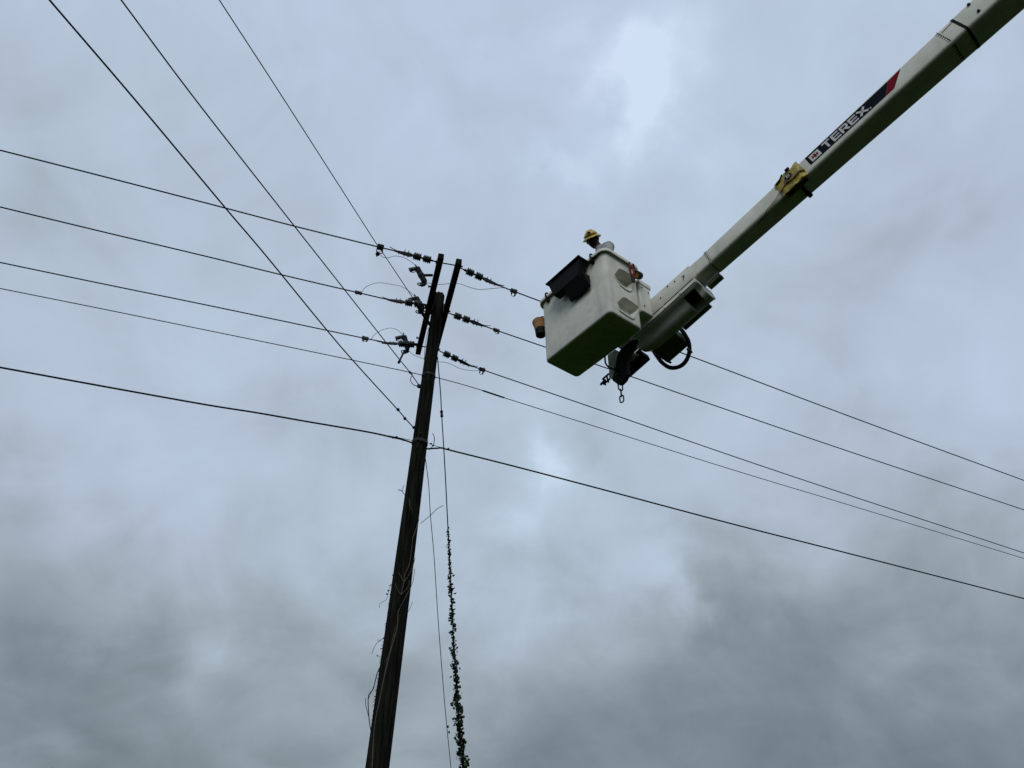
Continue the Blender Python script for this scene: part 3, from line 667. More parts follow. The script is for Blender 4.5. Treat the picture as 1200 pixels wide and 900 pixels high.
m = MB(); rect(m, s + .006, s + .026, lz0, lz0 + .020); m.build('full_stop', M['decal_white'], dec, smooth=0)
# cover box under the tip, round-bellied, with a hole in its underside
def cov_ring(s, k=1.0, e=0.0):
    prof = [(0, -.012), (0, -.070), (.012, -.090), (.05, -.104), (.095, -.112), (.118, -.135), (.135, -.172), (.158, -.205), (.20, -.226), (.26, -.228), (.32, -.212), (.355, -.185), (.367, -.14), (.367, -.012)]
    cy = .18
    return [bp_(s, cy + (y - cy) * k, -.012 + (z + .012) * k) for y, z in prof]
cov = MB().loft([cov_ring(s, k) for s, k in ((-.372, .97), (-.38, 1), (-.80, 1), (-1.25, 1), (-1.36, .97), (-1.46, .86), (-1.53, .66), (-1.57, .35))]).build('tip_cover', M['grey_part'], lift, smooth=50)
hb = MB().box(bp_(-.54, .190, -.16), D * .095, Yb * .142, Zb * .14).build('opening', M['rubber'], lift, smooth=0)
def boolean(o, cutters):
    for c in cutters:
        md = o.modifiers.new('cut', 'BOOLEAN'); md.operation = 'DIFFERENCE'; md.object = c; md.solver = 'EXACT'
    dg = bpy.context.evaluated_depsgraph_get(); dg.update(); me = bpy.data.meshes.new_from_object(o.evaluated_get(dg))
    o.modifiers.clear(); o.data = me
    me.polygons.foreach_set('use_smooth', [True] * len(me.polygons)); me.set_sharp_from_angle(angle=R_(40))
    for c in cutters: bpy.data.objects.remove(c)
boolean(cov, [hb])
MB().box(bp_(-.54, .190, -.025), D * .094, Yb * .141, Zb * .004).build('opening_shade', M['rubber'], lift)  # black sheet painting in the shade at the back of the hole
MB().loft([cov_ring(s, k) for s, k in ((-.353, 1.02), (-.376, 1.03))]).build('cover_lip', M['white'], lift, smooth=50)
MB().box(bp_(-.95, -.003, -.045), D * .57, Yb * .006, Zb * .030).build('side_rail', M['white'], lift, bevel=.004)
for s in (-.62, -.90, -1.20): MB().box(bp_(s, -.012, -.045), D * .012, Yb * .004, Zb * .026).build('rail_clip', M['white'], lift, bevel=.003)
MB().box(bp_(-.70, .400, -.165), D * .235, Yb * .035, Zb * .02).build('far_rail', M['green_part'], lift, bevel=.006)
MB().box(bp_(-.205, .215, -.085), D * .11, Yb * .045, Zb * .03).build('wear_block', M['green_part'], lift, bevel=.006)
MB().box(bp_(-.205, .215, -.03), D * .09, Yb * .03, Zb * .026).build('block_bracket', M['white'], lift, bevel=.004)
MB().box(bp_(-1.25, .50, -.12), D * .21, Yb * .165, Zb * .09).build('valve_cover', M['green_part'], lift, bevel=.03)
MB().box(bp_(-1.76, .30, -.14), D * .20, Yb * .105, Zb * .05).build('lower_link', M['black'], lift, bevel=.012)
MB().box(bp_(-1.60, .16, .10), D * .16, Yb * .12, Zb * .11).build('arm_end', M['grey_part'], lift, bevel=.03)
for s in (-.45, -.75, -1.05, -1.3):
    MB().lathe(bp_(s, .366, -.06), Yb, [(0, .012), (.008, .012), (.009, .007)], 8).build('bolt', M['steel'], lift)
for s in (-1.12, -1.38):
    for y_ in (.40, .60): MB().lathe(bp_(s, y_, -.208), -Zb, [(0, .014), (.008, .014), (.009, .008)], 8).build('bolt', M['steel'], lift)
for x, y in ((808, 411), (775, 424), (751, 402)):
    MB().box(on_plane(x, y, bp_(0, .52, 0), Yb), D * .022, Yb * .036, Zb * .036).build('hose_clamp', M['steel'], lift, bevel=.01)
# hydraulic hose loop under the tip
hy = [(748, 401), (756, 404), (764, 409), (769, 416), (775, 424), (783, 430), (791, 431), (799, 428), (805, 421), (808, 411), (807, 401), (803, 393), (798, 386), (790, 380)]
P0 = bp_(0, .52, 0)
MB().tube(spline([on_plane(x, y, P0, Yb) for x, y in hy], 5), .029, 10).build('hydraulic_hose', M['rubber'], lift)
hy2 = [(770, 405), (774, 414), (779, 421), (786, 425)]
MB().tube(spline([on_plane(x, y, P0 - Yb * .08, Yb) for x, y in hy2], 5), .016, 8).build('hydraulic_hose', M['rubber'], lift)
MB().tube(spline([on_plane(x, y, P0 - Yb * .2, Yb) for x, y in ((744, 399), (749, 404), (756, 403), (768, 403))], 5), .022, 8).build('hydraulic_hose', M['rubber'], lift)

# ------------------------------------------------------------------ aerial lift: bucket
O = Vector((1.061, 7.647, 8.2)); az = R_(-52.3)
e1 = Vector((math.cos(az), math.sin(az), 0)); e2_ = Vector((-e1.y, e1.x, 0)); e3 = Vector((0, 0, 1))
def bk(x, y, z): return O + e1 * x + e2_ * y + e3 * z
def rr(cx, cy, hx, hy, r, z, k=5):
    pts = []
    for sx, sy, a0 in ((1, 1, 0), (-1, 1, 90), (-1, -1, 180), (1, -1, 270)):
        for i in range(k + 1):
            a = R_(a0 + 90 * i / k); pts.append(bk(cx + sx * (hx - r) + r * math.cos(a), cy + sy * (hy - r) + r * math.sin(a), z))
    return pts
rings = [rr(0, 0, .60, .255, .05, 0), rr(0, 0, .622, .277, .055, .004), rr(0, 0, .633, .288, .06, .016), rr(0, 0, .636, .291, .062, .035), rr(0, 0, .645, .299, .075, .5), rr(0, 0, .658, .308, .08, 1.09),
         rr(0, 0, .635, .285, .07, 1.095), rr(-.095, 0, .525, .27, .08, 1.0), rr(-.095, 0, .51, .255, .08, .06), rr(-.095, 0, .4, .2, .08, .055)]
bucket = MB().loft(rings).build('bucket', M['gelcoat'], lift, smooth=45)
stepsP = [[(-.150, .70), (-.12, .76), (-.06, .875), (-.03, .905), (.02, .925), (.22, .915), (.262, .90), (.268, .86), (.16, .63), (.12, .585), (.07, .565), (-.04, .578), (-.07, .60)],
          [(-.150, .20), (-.12, .25), (-.04, .375), (-.01, .400), (.04, .415), (.22, .392), (.262, .37), (.268, .33), (.15, .13), (.11, .093), (.06, .085), (-.10, .10), (-.13, .13)]]
cuts = []
for pl in stepsP:
    cx = sum(p[0] for p in pl) / len(pl); cz = sum(p[1] for p in pl) / len(pl)
    outer = [bk(.72, cx + (y - cx) * 1.12, cz + (z - cz) * 1.06 + .004) for y, z in pl]; inner = [bk(.52, cx + (y - cx) * .80, cz + (z - cz) * .62 + .03) for y, z in pl]
    c = MB().loft([outer, inner]).build('cutter', M['gelcoat'], None, smooth=0); cuts.append(c)
bucket.data.update()
for c in cuts:
    off = lift.location  # cutters are built in world space, the bucket relative to the lift
boolean(bucket, cuts)
for pl in stepsP:
    idx = list(range(len(pl) - 5, len(pl))) + [0]
    pts = []
    for i in idx:
        y, z = pl[i]; pts.append(bk(.636 + .018 * z + .004, y, z - .006))
    MB().tube(spline(pts, 4), .010, 6).build('step_lip', M['gelcoat'], bucket)
lip = [rr(0, 0, .640, .29, .075, 1.085), rr(0, 0, .688, .340, .11, 1.086), rr(0, 0, .692, .344, .11, 1.062), rr(0, 0, .700, .352, .12, 1.062), rr(0, 0, .703, .355, .12, 1.105), rr(0, 0, .692, .344, .11, 1.118), rr(0, 0, .655, .302, .08, 1.122), rr(0, 0, .634, .282, .065, 1.118), rr(0, 0, .630, .278, .065, 1.085)]
lipm = MB(); lipm.loft(lip + [lip[0]], cap=False); lipm.build('rim', M['white'], bucket, smooth=50)
b = MB(); b.box(bk(.40, .425, .62), e1 * .245, e2_ * .108, e3 * .27); mbk = b.build('mounting_bracket', M['gelcoat'], lift, bevel=.02)
MB().box(bk(.40, .430, .895), e1 * .258, e2_ * .122, e3 * .045).build('bracket_cap', M['white'], mbk, bevel=.018)
for y, z in ((.37, .80), (.49, .77), (.37, .46)): MB().lathe(bk(.645, y, z), e1, [(0, .011), (.006, .011), (.007, .006)], 8).build('bolt', M['rubber'], mbk)
# gusset under the bracket and black pivot bracket, lanyard hardware and chain
def bplane(pl, y): return [on_plane(x, yy, bk(0, y, 0), e2_) for x, yy in pl]
MB().prism(bplane([(745, 397), (738, 412), (734, 424), (734.5, 438), (731, 445), (726.5, 449.5), (723, 450), (717, 445.5), (720, 433), (722, 419), (726, 410), (736, 401)], .34), e2_ * .07).build('pivot_bracket', M['black'], lift, bevel=.012)
MB().prism(bplane([(711.5, 416), (721, 409), (720, 432), (713, 433.5)], .40), e2_ * .10).build('pivot_plate', M['grey_part'], lift, bevel=.012)
MB().prism(bplane([(713.5, 433), (719.5, 432), (717, 443.5), (713.5, 443)], .36), e2_ * .06).build('pivot_plate', M['grey_part'], lift, bevel=.006)
MB().prism(bplane([(733, 424), (739, 410.5), (746, 415)], .47), e2_ * .05).build('gusset', M['white'], lift, bevel=.004)
MB().tube(spline(bplane([(709, 418), (709.5, 425), (713, 430), (718, 432.5), (722, 431)], .28), 5), .012, 8).build('short_hose', M['rubber'], lift)
ck = MB()
for o_ in (0, 1):
    q = bplane([(713.5 + o_ * 1.2, 438 + o_ * 6), (706 + o_ * 1.2, 444.5 + o_ * 6)], .36); ck.tube(q, .014, 6)
q = bplane([(709.5, 445), (703.8, 450.8)], .36); ck.tube(q, .016, 8); q = bplane([(707, 443.5), (709.5, 451)], .36); ck.tube(q, .013, 6); q = bplane([(711, 440.5), (713, 448)], .36); ck.tube(q, .013, 6)
ck.build('shackle', M['steel'], lift)
for x, y in ((724, 440), (730, 428), (736, 410)): MB().lathe(on_plane(x, y, bk(0, .34, 0), e2_), -e2_, [(0, .03), (.012, .03), (.013, .016), (.03, .015)], 10).build('pivot_pin', M['steel'], lift)
top = on_plane(726.6, 449, bk(0, .36, 0), e2_); zz = 0
hx = Vector((1, 0, 0))
for k in range(3):
    lh = .062 if k else .07; c = top - e3 * (zz + lh - .012); zz += lh * 2 - .030
    hv = (cr * math.cos(.3 + k * 1.05) + Vector((0, 1, 0)) * math.sin(.3 + k * 1.05))
    pts = []
    for i in range(16):
        a = 2 * math.pi * i / 16; pts.append(c + hv * math.cos(a) * .030 + e3 * (math.sin(a) * .030 + math.copysign(lh - .038, math.sin(a))))
    MB().tube(pts, .0095, 7, closed=True).build('chain_link', M['steel'], lift)

# ------------------------------------------------------------------ things hung on the bucket
tb = thing('tool_box', bk(.05, -.42, .6), 'black plastic tool tray hanging on the outside of the bucket', 'tool tray')
def prof(x0, x1, a, b_): return [[bk(x0 + s0, y, z) for y, z, s0 in a], [bk(x1 - s1, y, z) for y, z, s1 in b_]]
up = [(-.36, .80, .06), (-.475, .80, .06), (-.50, 1.06, .0), (-.36, 1.06, 0)]
upi = [(-.375, .815, .07), (-.465, .815, .07), (-.485, 1.06, .02), (-.375, 1.06, .02)]
def tray(x0, x1, yb, yf0, yf1, z0, z1, tp, t=.012):
    b = MB(); o4 = lambda z, yf, dx: [bk(x0 + dx, yb, z), bk(x1 - dx, yb, z), bk(x1 - dx, yf, z), bk(x0 + dx, yf, z)]
    i4 = lambda z, yf, dx: [bk(x0 + dx + t, yb - t, z), bk(x1 - dx - t, yb - t, z), bk(x1 - dx - t, yf + t, z), bk(x0 + dx + t, yf + t, z)]
    b.loft([o4(z0, yf0, tp), o4(z1, yf1, 0), i4(z1, yf1, 0), i4(z0 + t, yf0, tp)]); return b
tray(-.27, .375, -.352, -.47, -.505, .80, 1.06, .07).build('upper_tray', M['black'], tb, bevel=.008)
b = MB(); b.prism([bk(.0, -.33, .60), bk(.0, -.33, .80), bk(.0, -.468, .80), bk(.0, -.352, .60)], e1 * .385); b.build('lower_pocket', M['black'], tb, bevel=.01)
b = MB()
for q in ((-.285, .39, -.505, -.530), ): b.box(bk((q[0] + q[1]) / 2, -.515, 1.058), e1 * .345, e2_ * .016, e3 * .009)
b.box(bk(-.275, -.43, 1.058), e1 * .014, e2_ * .09, e3 * .009); b.box(bk(.38, -.43, 1.058), e1 * .014, e2_ * .09, e3 * .009); b.build('tray_lip', M['black'], tb, bevel=.003)
for x in (-.2, .28): MB().prism([bk(x, -.352, .98), bk(x, -.352, 1.16), bk(x, -.30, 1.16), bk(x, -.30, 1.148), bk(x, -.340, 1.148), bk(x, -.345, .98)], e1 * .04).build('hanger', M['black'], tb)
for x, lab in ((-.478, 'small black hook over the bucket rim left of the tool tray'), (.455, 'small black hook over the bucket rim just below the worker')):
    hk = thing('rim_hook', bk(x, -.35, 1.1), lab, 'hook', 'hooks over the bucket rim')
    MB().tube(spline([bk(x, -.31, 1.12), bk(x, -.32, 1.138), bk(x, -.345, 1.145), bk(x, -.37, 1.12), bk(x, -.368, 1.07), bk(x + .005, -.335, 1.03), bk(x, -.325, 1.0)], 5), .012, 8).build('hook_bar', M['black'], hk)
    MB().box(bk(x, -.328, 1.01), e1 * .025, e2_ * .012, e3 * .022).build('hook_pad', M['black'], hk, bevel=.004)
# canvas pouch off the far end
pc = bk(-.745, -.255, .58)
cb = thing('canvas_bucket', pc, 'tan canvas lineman bucket with a dark base hanging off the far left end', 'tool bucket')
MB().lathe(pc + e3 * .0, e3, [(0, .02), (.001, .07), (.10, .080), (.101, .078)], 22).build('dark_base', M['black'], cb)
MB().lathe(pc + e3 * .101, e3 - e1 * .15, [(0, .078), (.16, .098), (.172, .101), (.173, .092), (.03, .07), (.029, .02)], 22).build('canvas_wall', M['tan'], cb)
MB().tube(spline([pc + e3 * .26 - e2_ * .09, pc + e3 * .29 + e1 * .09, pc + e3 * .26 + e2_ * .09], 8), .008, 6).build('rope_handle', M['rubber'], cb)
# red-handled cutters standing in a holder on the rim
hc = bk(.70, .22, 1.08)
ct = thing('cable_cutters', hc, 'cable cutters with two red grips standing up on the bucket rim', 'cutters')
dcp = hc.copy(); fx = lambda x, y: on_plane(x, y, bk(.715, 0, 0), e1)
for pl in (((741.3, 326), (739.5, 321), (738, 315), (737.6, 309.5)), ((742.5, 326), (743.2, 320), (743.6, 315), (742.6, 311.5))):
    pts = spline([fx(*p) for p in pl], 5); MB().tube(pts, .0145, 8).build('grip', M['red_grip'], ct)
    MB().tube([pts[-1], pts[-1] + (pts[-1] - pts[-3]).normalized() * .03], .013, 8).build('grip_tip', M['black'], ct)
MB().box(fx(742, 328.5), e1 * .012, e2_ * .022, e3 * .035).build('jaw', M['steel'], ct, bevel=.005)
tu = thing('hot_stick_holder', fx(748, 322), 'short black ring with a tan inside beside the red grips on the rim', 'holder')
cx = fx(747.2, 322.5); axd = Vector((-.62, -.62, -.42)).normalized()
MB().lathe(cx - axd * .06, axd, [(0, .03), (.001, .052), (.10, .058), (.101, .05), (.02, .045), (.019, .01)], 18).build('tube', M['black'], tu)
MB().lathe(cx + axd * .02, axd, [(0, .046), (.012, .046), (.013, .01)], 18).build('liner', M['tan'], tu)

# yellow rescue cover strapped round the boom
yc = thing('yellow_cover', bp_(1.29, -.03, .0), 'crumpled yellow vinyl pouch strapped round the boom beside the lettering', 'pouch')
gx, gz = 22, 16; vs = []; fs = []
s0, s1, z1 = 1.10, 1.475, .315
def cz(u, v):
    s = s0 + (s1 - s0) * u + .02 * noise.noise(Vector((u * 2, v * 3, 8))) 
    z = -.02 + (z1 + .02 - .05 * (1 - u) ** 2 + .02 * noise.noise(Vector((u * 5, 1, 2)))) * v
    edge = min(u, 1 - u, v * 1.3 + .1, 1 - v) * 6
    y = -.014 - .018 * min(1, max(0, edge)) - .014 * noise.noise(Vector((u * 5 + v * 3, v * 4 - u * 2, 1))) - .008 * noise.noise(Vector((u * 13, v * 13, 4)))
    return bp_(s, min(y, -.008), z)
for j in range(gz + 1):
    for i in range(gx + 1): vs.append(cz(i / gx, j / gz))
for j in range(gz):
    for i in range(gx): a = j * (gx + 1) + i; fs.append((a, a + 1, a + gx + 2, a + gx + 1))
n0 = len(vs)
front = list(vs)
for j in range(gz + 1):
    for i in range(gx + 1):
        p = front[j * (gx + 1) + i]; q = p - K; vs.append(p - Yb * (q.dot(Yb) + .004))
for j in range(gz):
    for i in range(gx): a = n0 + j * (gx + 1) + i; fs.append((a, a + gx + 1, a + gx + 2, a + 1))
rim = [i for i in range(gx)] + [j * (gx + 1) + gx for j in range(gz)] + [gz * (gx + 1) + i for i in range(gx, 0, -1)] + [j * (gx + 1) for j in range(gz, 0, -1)]
for a, b in zip(rim, rim[1:] + rim[:1]): fs.append((a, a + n0, b + n0, b))
MB().add(vs, fs).build('vinyl_pouch', M['yellow_cloth'], yc, smooth=60)
# orange-red flaps, folds and the black diamond with its white letter
MB().tube(spline([bp_(1.12, -.03, .07), bp_(1.22, -.042, .10), bp_(1.30, -.045, .08), bp_(1.42, -.042, .10), bp_(1.47, -.02, .07)], 5), .010, 6).build('fold', M['tan'], yc)
MB().tube(spline([bp_(1.12, -.03, .22), bp_(1.19, -.042, .235), bp_(1.25, -.035, .29)], 5), .010, 6).build('fold', M['black'], yc)
MB().box(bp_(1.335, -.035, .300), D * .03, Yb * .018, Zb * .010).build('red_tab', M['red_grip'], yc, bevel=.005)
MB().prism([bp_(1.235, -.052, .165), bp_(1.285, -.052, .105), bp_(1.345, -.052, .165), bp_(1.29, -.052, .235)], -Yb * .004).build('black_patch', M['black'], yc, smooth=0)
bl = MB(); yq = -.0565
def rq(s0, s1, z0, z1): bl.prism([bp_(s0, yq, z0), bp_(s1, yq, z0), bp_(s1, yq, z1), bp_(s0, yq, z1)], -Yb * .001)
rq(1.268, 1.277, .140, .200)
for z_ in (.140, .166, .192): rq(1.277, 1.302, z_, z_ + .008)
rq(1.302, 1.310, .146, .168); rq(1.302, 1.310, .172, .194)
bl.build('letter', M['decal_white'], yc, smooth=0)
# strap round the underside with its buckle lump
st_ = MB(); w0 = ww(1.33)
st_.box(bp_(1.32, w0 * .5, -.006), D * .022, Yb * (w0 * .5 + .01), Zb * .006); st_.box(bp_(1.32, w0 + .007, hh(1.3) * .5), D * .022, Yb * .005, Zb * (hh(1.3) * .5 + .01))
st_.box(bp_(1.32, w0 * .5, hh(1.3) + .01), D * .026, Yb * (w0 * .5 + .01), Zb * .006); st_.build('strap', M['black'], yc)
MB().box(bp_(1.325, w0 - .045, -.018), D * .030, Yb * .035, Zb * .012).build('buckle', M['black'], yc, bevel=.008)
b = MB(); b.box(bp_(1.29, .02, -.022), D * .15, Yb * .045, Zb * .014); b.build('under_flap', M['leather'], yc, bevel=.015)
MB().tube(spline([bp_(1.13, -.03, .12), bp_(1.09, -.02, .08), bp_(1.00, -.012, .045), bp_(.90, -.012, .02), bp_(.83, -.012, .0)], 6), .005, 6).build('pull_cord', M['tan'], yc)
MB().tube(spline([bp_(.84, -.004, -.008), bp_(.80, .012, -.012), bp_(.70, .03, -.012), bp_(.66, .045, -.012)], 6), .006, 6).build('cord_handle', M['steel'], yc)

# ------------------------------------------------------------------ worker
wk = thing('person', bk(.40, .02, .06), 'worker in yellow hard hat and grey shirt standing in the bucket, looking down', 'person')
def merged(name, caps, m, parent, voxel=.014, folds=0, smooth=4):
    """one continuous surface grown round a set of tapering limbs: (point, radius, point, radius[, flatten axis, factor])"""
    b = MB()
    for c in caps:
        p, r0, q, r1 = c[:4]; v = q - p; L = v.length; ax = v.normalized(); prof = []
        for k in range(7): a = math.pi / 2 * k / 6; prof.append((-r0 * math.cos(a), r0 * math.sin(a)))
        for k in range(1, 7): a = math.pi / 2 * k / 6; prof.append((L + r1 * math.sin(a), r1 * math.cos(a)))
        n0 = len(b.v); b.lathe(p, ax, prof, 18)
        if len(c) > 4:
            fa, ff = c[4], c[5]
            for i_ in range(n0, len(b.v)):
                w_ = (b.v[i_] - p).dot(fa); b.v[i_] = b.v[i_] - fa * w_ * (1 - ff)
    o = b.build(name, m, parent, smooth=0)
    rm = o.modifiers.new('remesh', 'REMESH'); rm.mode = 'VOXEL'; rm.voxel_size = voxel
    sm = o.modifiers.new('smooth', 'SMOOTH'); sm.factor = .6; sm.iterations = smooth
    if folds:
        tx = bpy.data.textures.new('folds', 'CLOUDS'); tx.noise_scale = .10
        dm = o.modifiers.new('folds', 'DISPLACE'); dm.texture = tx; dm.strength = folds; dm.mid_level = .5
    dg = bpy.context.evaluated_depsgraph_get(); dg.update(); m2 = bpy.data.meshes.new_from_object(o.evaluated_get(dg))
    o.modifiers.clear(); o.data = m2; m2.polygons.foreach_set('use_smooth', [True] * len(m2.polygons)); m2.materials.clear(); m2.materials.append(m)
    return o
def skin(name, joints, edges, m, parent, root=0, sub=2, label=None, soft=0):
    me = bpy.data.meshes.new(name); off = parent.location if parent else Vector((0, 0, 0))
    me.from_pydata([tuple(Vector(j[0]) - off) for j in joints], edges, []); me.update()
    o = bpy.data.objects.new(name, me); col.objects.link(o)
    md = o.modifiers.new('skin', 'SKIN'); md.use_smooth_shade = True
    for i, j in enumerate(joints):
        r = j[1]; o.data.skin_vertices[0].data[i].radius = (r, r) if isinstance(r, (int, float)) else r
        o.data.skin_vertices[0].data[i].use_root = (i == root)
    s = o.modifiers.new('sub', 'SUBSURF'); s.levels = sub; s.render_levels = sub
    if soft:
        rm = o.modifiers.new('remesh', 'REMESH'); rm.mode = 'VOXEL'; rm.voxel_size = .014
        sm = o.modifiers.new('smooth', 'SMOOTH'); sm.factor = .6; sm.iterations = soft
        tx = bpy.data.textures.new('folds', 'CLOUDS'); tx.noise_scale = .09
        dm = o.modifiers.new('folds', 'DISPLACE'); dm.texture = tx; dm.strength = .016; dm.mid_level = .5
    dg = bpy.context.evaluated_depsgraph_get(); dg.update(); m2 = bpy.data.meshes.new_from_object(o.evaluated_get(dg))
    m2.polygons.foreach_set('use_smooth', [True] * len(m2.polygons)); m2.materials.clear(); m2.materials.append(m)
    bpy.data.objects.remove(o); q = bpy.data.objects.new(name, m2); col.objects.link(q); q.parent = parent
    if label: q['label'] = label
    return q
fd = Vector((-.93, -.37, 0)).normalized()         # the way he faces: over the near side of the bucket
sd_ = Vector((-fd.y, fd.x, 0))                   # his left
HC = at_depth(694.6, 281.5, 0); 
HD = (bk(.33, -.16, 1.72) - CAM).dot(cf); HC = at_depth(694.3, 281.0, HD)   # head centre
nb = at_depth(705.5, 293.5, (bk(.36, -.06, 1.45) - CAM).dot(cf)); pel = Vector((bk(.29, .0, 0).x, bk(.29, .0, 0).y, nb.z - .50)); ch = pel.lerp(nb, .55) - fd * .05
def leg(s): return [pel + sd_ * s * .09 - e3 * .06, pel + sd_ * s * .12 - e3 * .47 + fd * .03, pel + sd_ * s * .13 - e3 * .86 - fd * .01, pel + sd_ * s * .13 - e3 * .875 + fd * .13]
shoL = nb + sd_ * .15 - e3 * .07 - fd * .02; shoR = nb - sd_ * .13 - e3 * .09 - fd * .03
elL = shoL - e3 * .25 + sd_ * .05 + fd * .06; haL = elL + fd * .14 - e3 * .06 - sd_ * .04
elR = shoR - e3 * .26 - sd_ * .04 + fd * .03; haR = elR + fd * .13 - e3 * .05 + sd_ * .06
def limbs(g, arms=0):
    c = [(pel, .125 + g, ch, .135 + g, fd, .82), (ch, .135 + g, nb - e3 * .07, .105 + g, fd, .85), (shoL, .062 + g, shoR, .062 + g),
         (nb - e3 * .07, .09 + g, nb - e3 * .01, .065 + g * .8), (nb - e3 * .07 - fd * .07, .085 + g, ch - fd * .05, .10 + g),
         (shoL + e3 * .01, .056 + g, nb + fd * .01 + e3 * .005, .062 + g), (shoR + e3 * .01, .056 + g, nb + fd * .01 + e3 * .005, .062 + g)]
    for a, b_, h_ in ((shoL, elL, haL), (shoR, elR, haR)): c += [(a, .058 + g, b_, .044 + g), (b_, .044 + g, h_.lerp(b_, arms), .030 + g)]
    return c
def legs(g, cut=0):
    c = [(pel, .125 + g, pel - e3 * .04, .12 + g, fd, .82)]
    for q in (-1, 1): L = leg(q); c += [(L[0], .085 + g, L[1], .058 + g), (L[1], .058 + g, L[2] + e3 * cut, .040 + g)]
    return c
body = merged('body', limbs(0) + legs(0) + [(nb - e3 * .03, .058, HC.lerp(nb, .25), .055)], M['skin'], wk)
merged('shirt', limbs(.018, .25), M['shirt'], wk, folds=.022, smooth=3)
merged('trousers', legs(.014, .05), M['trousers'], wk, folds=.014, smooth=3)
for s in (-1, 1):
    L = leg(s); skin('boot', [(L[2] + e3 * .10, .062), (L[2] + e3 * .02, .06), (L[3] + e3 * .02, .048)], [(0, 1), (1, 2)], M['boot'], wk)
# hands: palm, four unequal fingers and a thumb closing on the rim / tool
for hand, el, s in ((haL, elL, 1), (haR, elR, -1)):
    d = (hand - el).normalized(); n = d.cross(e3).normalized(); dn = n.cross(d)
    if dn.z > 0: dn = -dn
    pj = [(hand - d * .01, (.026, .022)), (hand + d * .045, (.034, .016)), (hand + d * .085, (.036, .014))]
    palm = skin('palm', pj, [(0, 1), (1, 2)], M['skin'], wk)
    for k, ln in enumerate((.064, .074, .070, .054)):
        r0 = hand + d * .08 + n * (k - 1.5) * .019
        skin('finger', [(r0, .0095), (r0 + d * ln * .40 + dn * .008, .009), (r0 + d * ln * .68 + dn * .030, .0085), (r0 + d * ln * .72 + dn * .052, .0075)], [(0, 1), (1, 2), (2, 3)], M['skin'], wk, sub=1)
    r0 = hand + d * .02 - n * .03 * s
    skin('thumb', [(r0, .012), (r0 - n * s * .022 + d * .028 + dn * .008, .011), (r0 - n * s * .018 + d * .055 + dn * .025, .009)], [(0, 1), (1, 2)], M['skin'], wk, sub=1)
# head: axes lean so that he looks down towards the ground below and left of the viewer
hu = (cu * .92 - cr * .33 + cf * .05).normalized(); hf = (-cf * .9 - cr * .42); hf = (hf - hu * hf.dot(hu)).normalized(); hr = hf.cross(hu)
def hp(x, y, z): return HC + hr * x + hf * y + hu * z
hm = MB(); rings = []
for k in range(15):                              # skull and face as one surface, z from chin to crown
    t = k / 14; z = -.125 + .235 * t
    wd_ = .076 * math.sin(math.pi * (.13 + .80 * t)) ** .55 if t < .98 else .03
    if t < .35: wd_ *= .62 + .38 * (t / .35)
    ring = []
    for i in range(28):
        a = 2 * math.pi * i / 28; x = math.cos(a) * wd_; y = math.sin(a) * (.094 if math.sin(a) > 0 else .098) * (wd_ / .076) ** .8 + (.012 if t < .4 else 0)
        fr = max(0, math.sin(a)) ** 6
        if math.sin(a) > .6:
            y += fr * (.024 * math.exp(-((t - .45) / .07) ** 2) + .010 * math.exp(-((t - .22) / .05) ** 2) + .008 * math.exp(-((t - .05) / .08) ** 2))     # nose, lips, chin
            y -= .010 * math.exp(-((t - .56) / .05) ** 2) * (1 - math.exp(-(math.cos(a) / .22) ** 2)) * 1.2              # eye sockets
        ring.append(hp(x, y, z))
    rings.append(ring)
hm.loft(rings).build('head', M['skin'], wk, smooth=60)
for s in (-1, 1):
    MB().lathe(hp(s * .074, -.005, -.005), hr * s, [(0, .028), (.008, .034), (.016, .026), (.017, .012)], 12).build('ear', M['skin'], wk)
    MB().lathe(hp(s * .030, .078, .008), hf, [(0, .012), (.008, .010), (.012, .004)], 10).build('eye', M['hair'], wk)
MB().tube([hp(-.024, .102, -.072), hp(0, .108, -.070), hp(.024, .102, -.072)], .005, 6).build('mouth', M['hair'], wk)
hb_ = MB(); hb_.loft([[hp(math.cos(a) * w_, math.sin(a) * w_ * 1.22 - .012, z) for a in [2 * math.pi * i / 20 for i in range(10, 21)]] for w_, z in ((.060, -.085), (.078, -.04), (.081, .02), (.078, .06))], cap=False, close=False)
hb_.build('hair', M['hair'], wk)
# hard hat shell; face and throat below share one dark skin tone
ht = MB(); rings = []
for k in range(9):
    t = k / 8; a = t * math.pi / 2; r = math.cos(a) if k < 8 else .02; z = .040 + .105 * math.sin(a)
    rings.append([hp(math.cos(q) * .100 * max(r, .02), math.sin(q) * .122 * max(r, .02), z + (.010 * (abs(math.cos(q)) < .35) * math.sin(a))) for q in [2 * math.pi * i / 36 for i in range(36)]])
ht.loft(rings); hat = ht.build('hard_hat', M['helmet'], wk, smooth=60)
br = MB(); ri = []
for rx, ry, z in ((.098, .120, .050), (.112, .134, .040), (.130, .158, .026), (.134, .163, .018), (.128, .156, .018), (.108, .13, .030), (.094, .114, .038)):
    ri.append([hp(math.cos(q) * rx, math.sin(q) * ry, z - .012 * max(0, math.sin(q)) ** 2) for q in [2 * math.pi * i / 36 for i in range(36)]])
br.loft(ri, cap=False); br.build('brim', M['helmet'], hat, smooth=60)
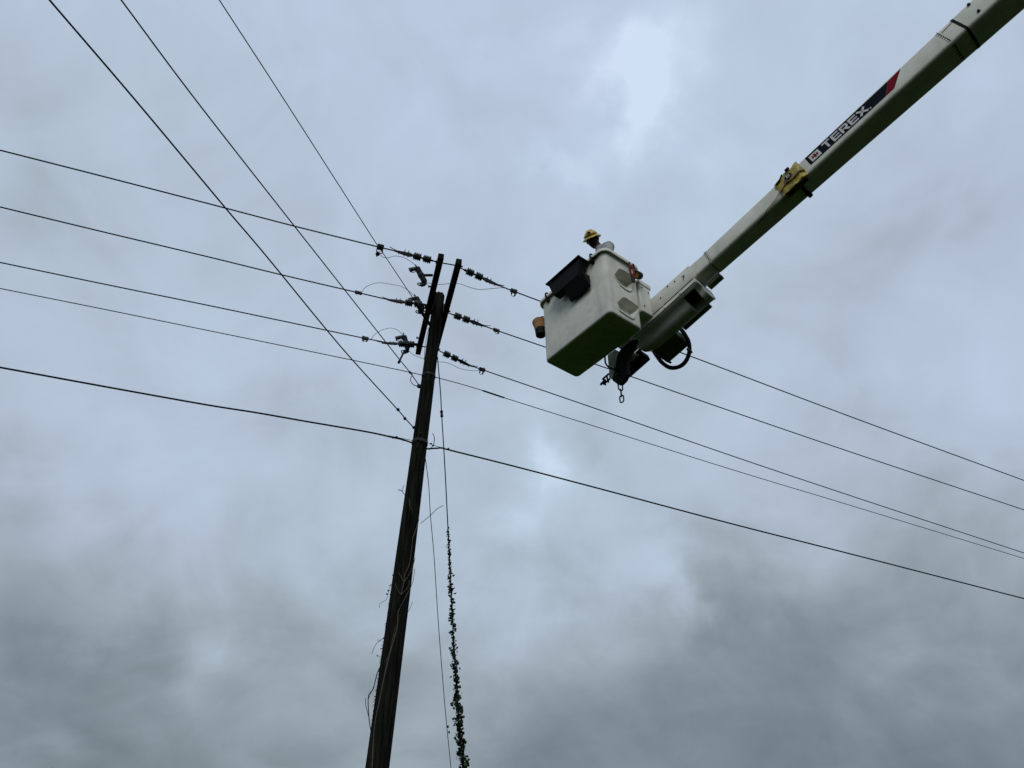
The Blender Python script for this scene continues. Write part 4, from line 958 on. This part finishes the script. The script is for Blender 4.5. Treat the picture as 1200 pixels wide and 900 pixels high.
for x in (-.03, 0, .03): MB().tube(spline([hp(x, .11 * math.cos(a), .045 + .105 * math.sin(a) * (1 - abs(x) * 1.5)) for a in [R_(15 + 15 * i) for i in range(11)]], 3), .006, 6).build('ridge', M['helmet'], hat)
MB().lathe(hp(-.012, .104, .082), (hf * .85 + hu * .5), [(0, .026), (.010, .026), (.011, .018), (.016, .017)], 16).build('badge', M['black'], hat)
MB().tube(spline([hp(math.cos(q) * .103, math.sin(q) * .125, .062) for q in [R_(20 + 10 * i) for i in range(15)]], 3), .0055, 6).build('strap', M['tan'], hat)

# ------------------------------------------------------------------ distant tree whose top just touches the lower edge
tp = at_depth(63, 899.0, 40); tb0 = Vector((tp.x, tp.y, 0))
tree = thing('leafy_tree', tb0, 'far leafy tree with only its topmost twig showing at the lower left edge', 'tree')
TH = tp.z; rt = random.Random(11)
MB().tube(spline([tb0 - Vector((0, 0, .3)), tb0 + Vector((.1, 0, TH * .3)), tb0 + Vector((-.1, .1, TH * .6)), tb0 + Vector((.05, 0, TH * .92))], 6), [.28 - .26 * i / 18 for i in range(19)], 10).build('trunk', M['bark'], tree)
cl_ = []; lm = MB()
for k in range(26):
    f = rt.uniform(.25, .85); a = rt.uniform(0, 6.28); r = TH * .30 * math.sin(math.pi * min(1, (1.02 - f) * 1.25 + .1)) * rt.uniform(.6, 1)
    p = tb0 + Vector((0, 0, TH * f)); q = p + Vector((math.cos(a) * r, math.sin(a) * r, TH * .08)); lm.tube([p, p.lerp(q, .5) + Vector((0, 0, .15)), q], [.07, .05, .02], 6); cl_.append(q); cl_.append(p.lerp(q, .6))
lm.build('limbs', M['bark'], tree, kind='stuff')
lf = MB()
for c in cl_ + [tb0 + Vector((0, 0, TH * .9))]:
    for _ in range(110):
        v = Vector((rt.gauss(0, .6), rt.gauss(0, .6), rt.gauss(0, .45))); p = c + v
        if p.z < TH - .75: leaf(lf, p, rt.uniform(.12, .24), rt)
for _ in range(30): leaf(lf, tp + Vector((rt.gauss(0, .07), rt.gauss(0, .07), -.06 - abs(rt.gauss(0, .3)))), .1, rt)
lf.build('crown', M['tree_leaf'], tree, smooth=0, kind='stuff')
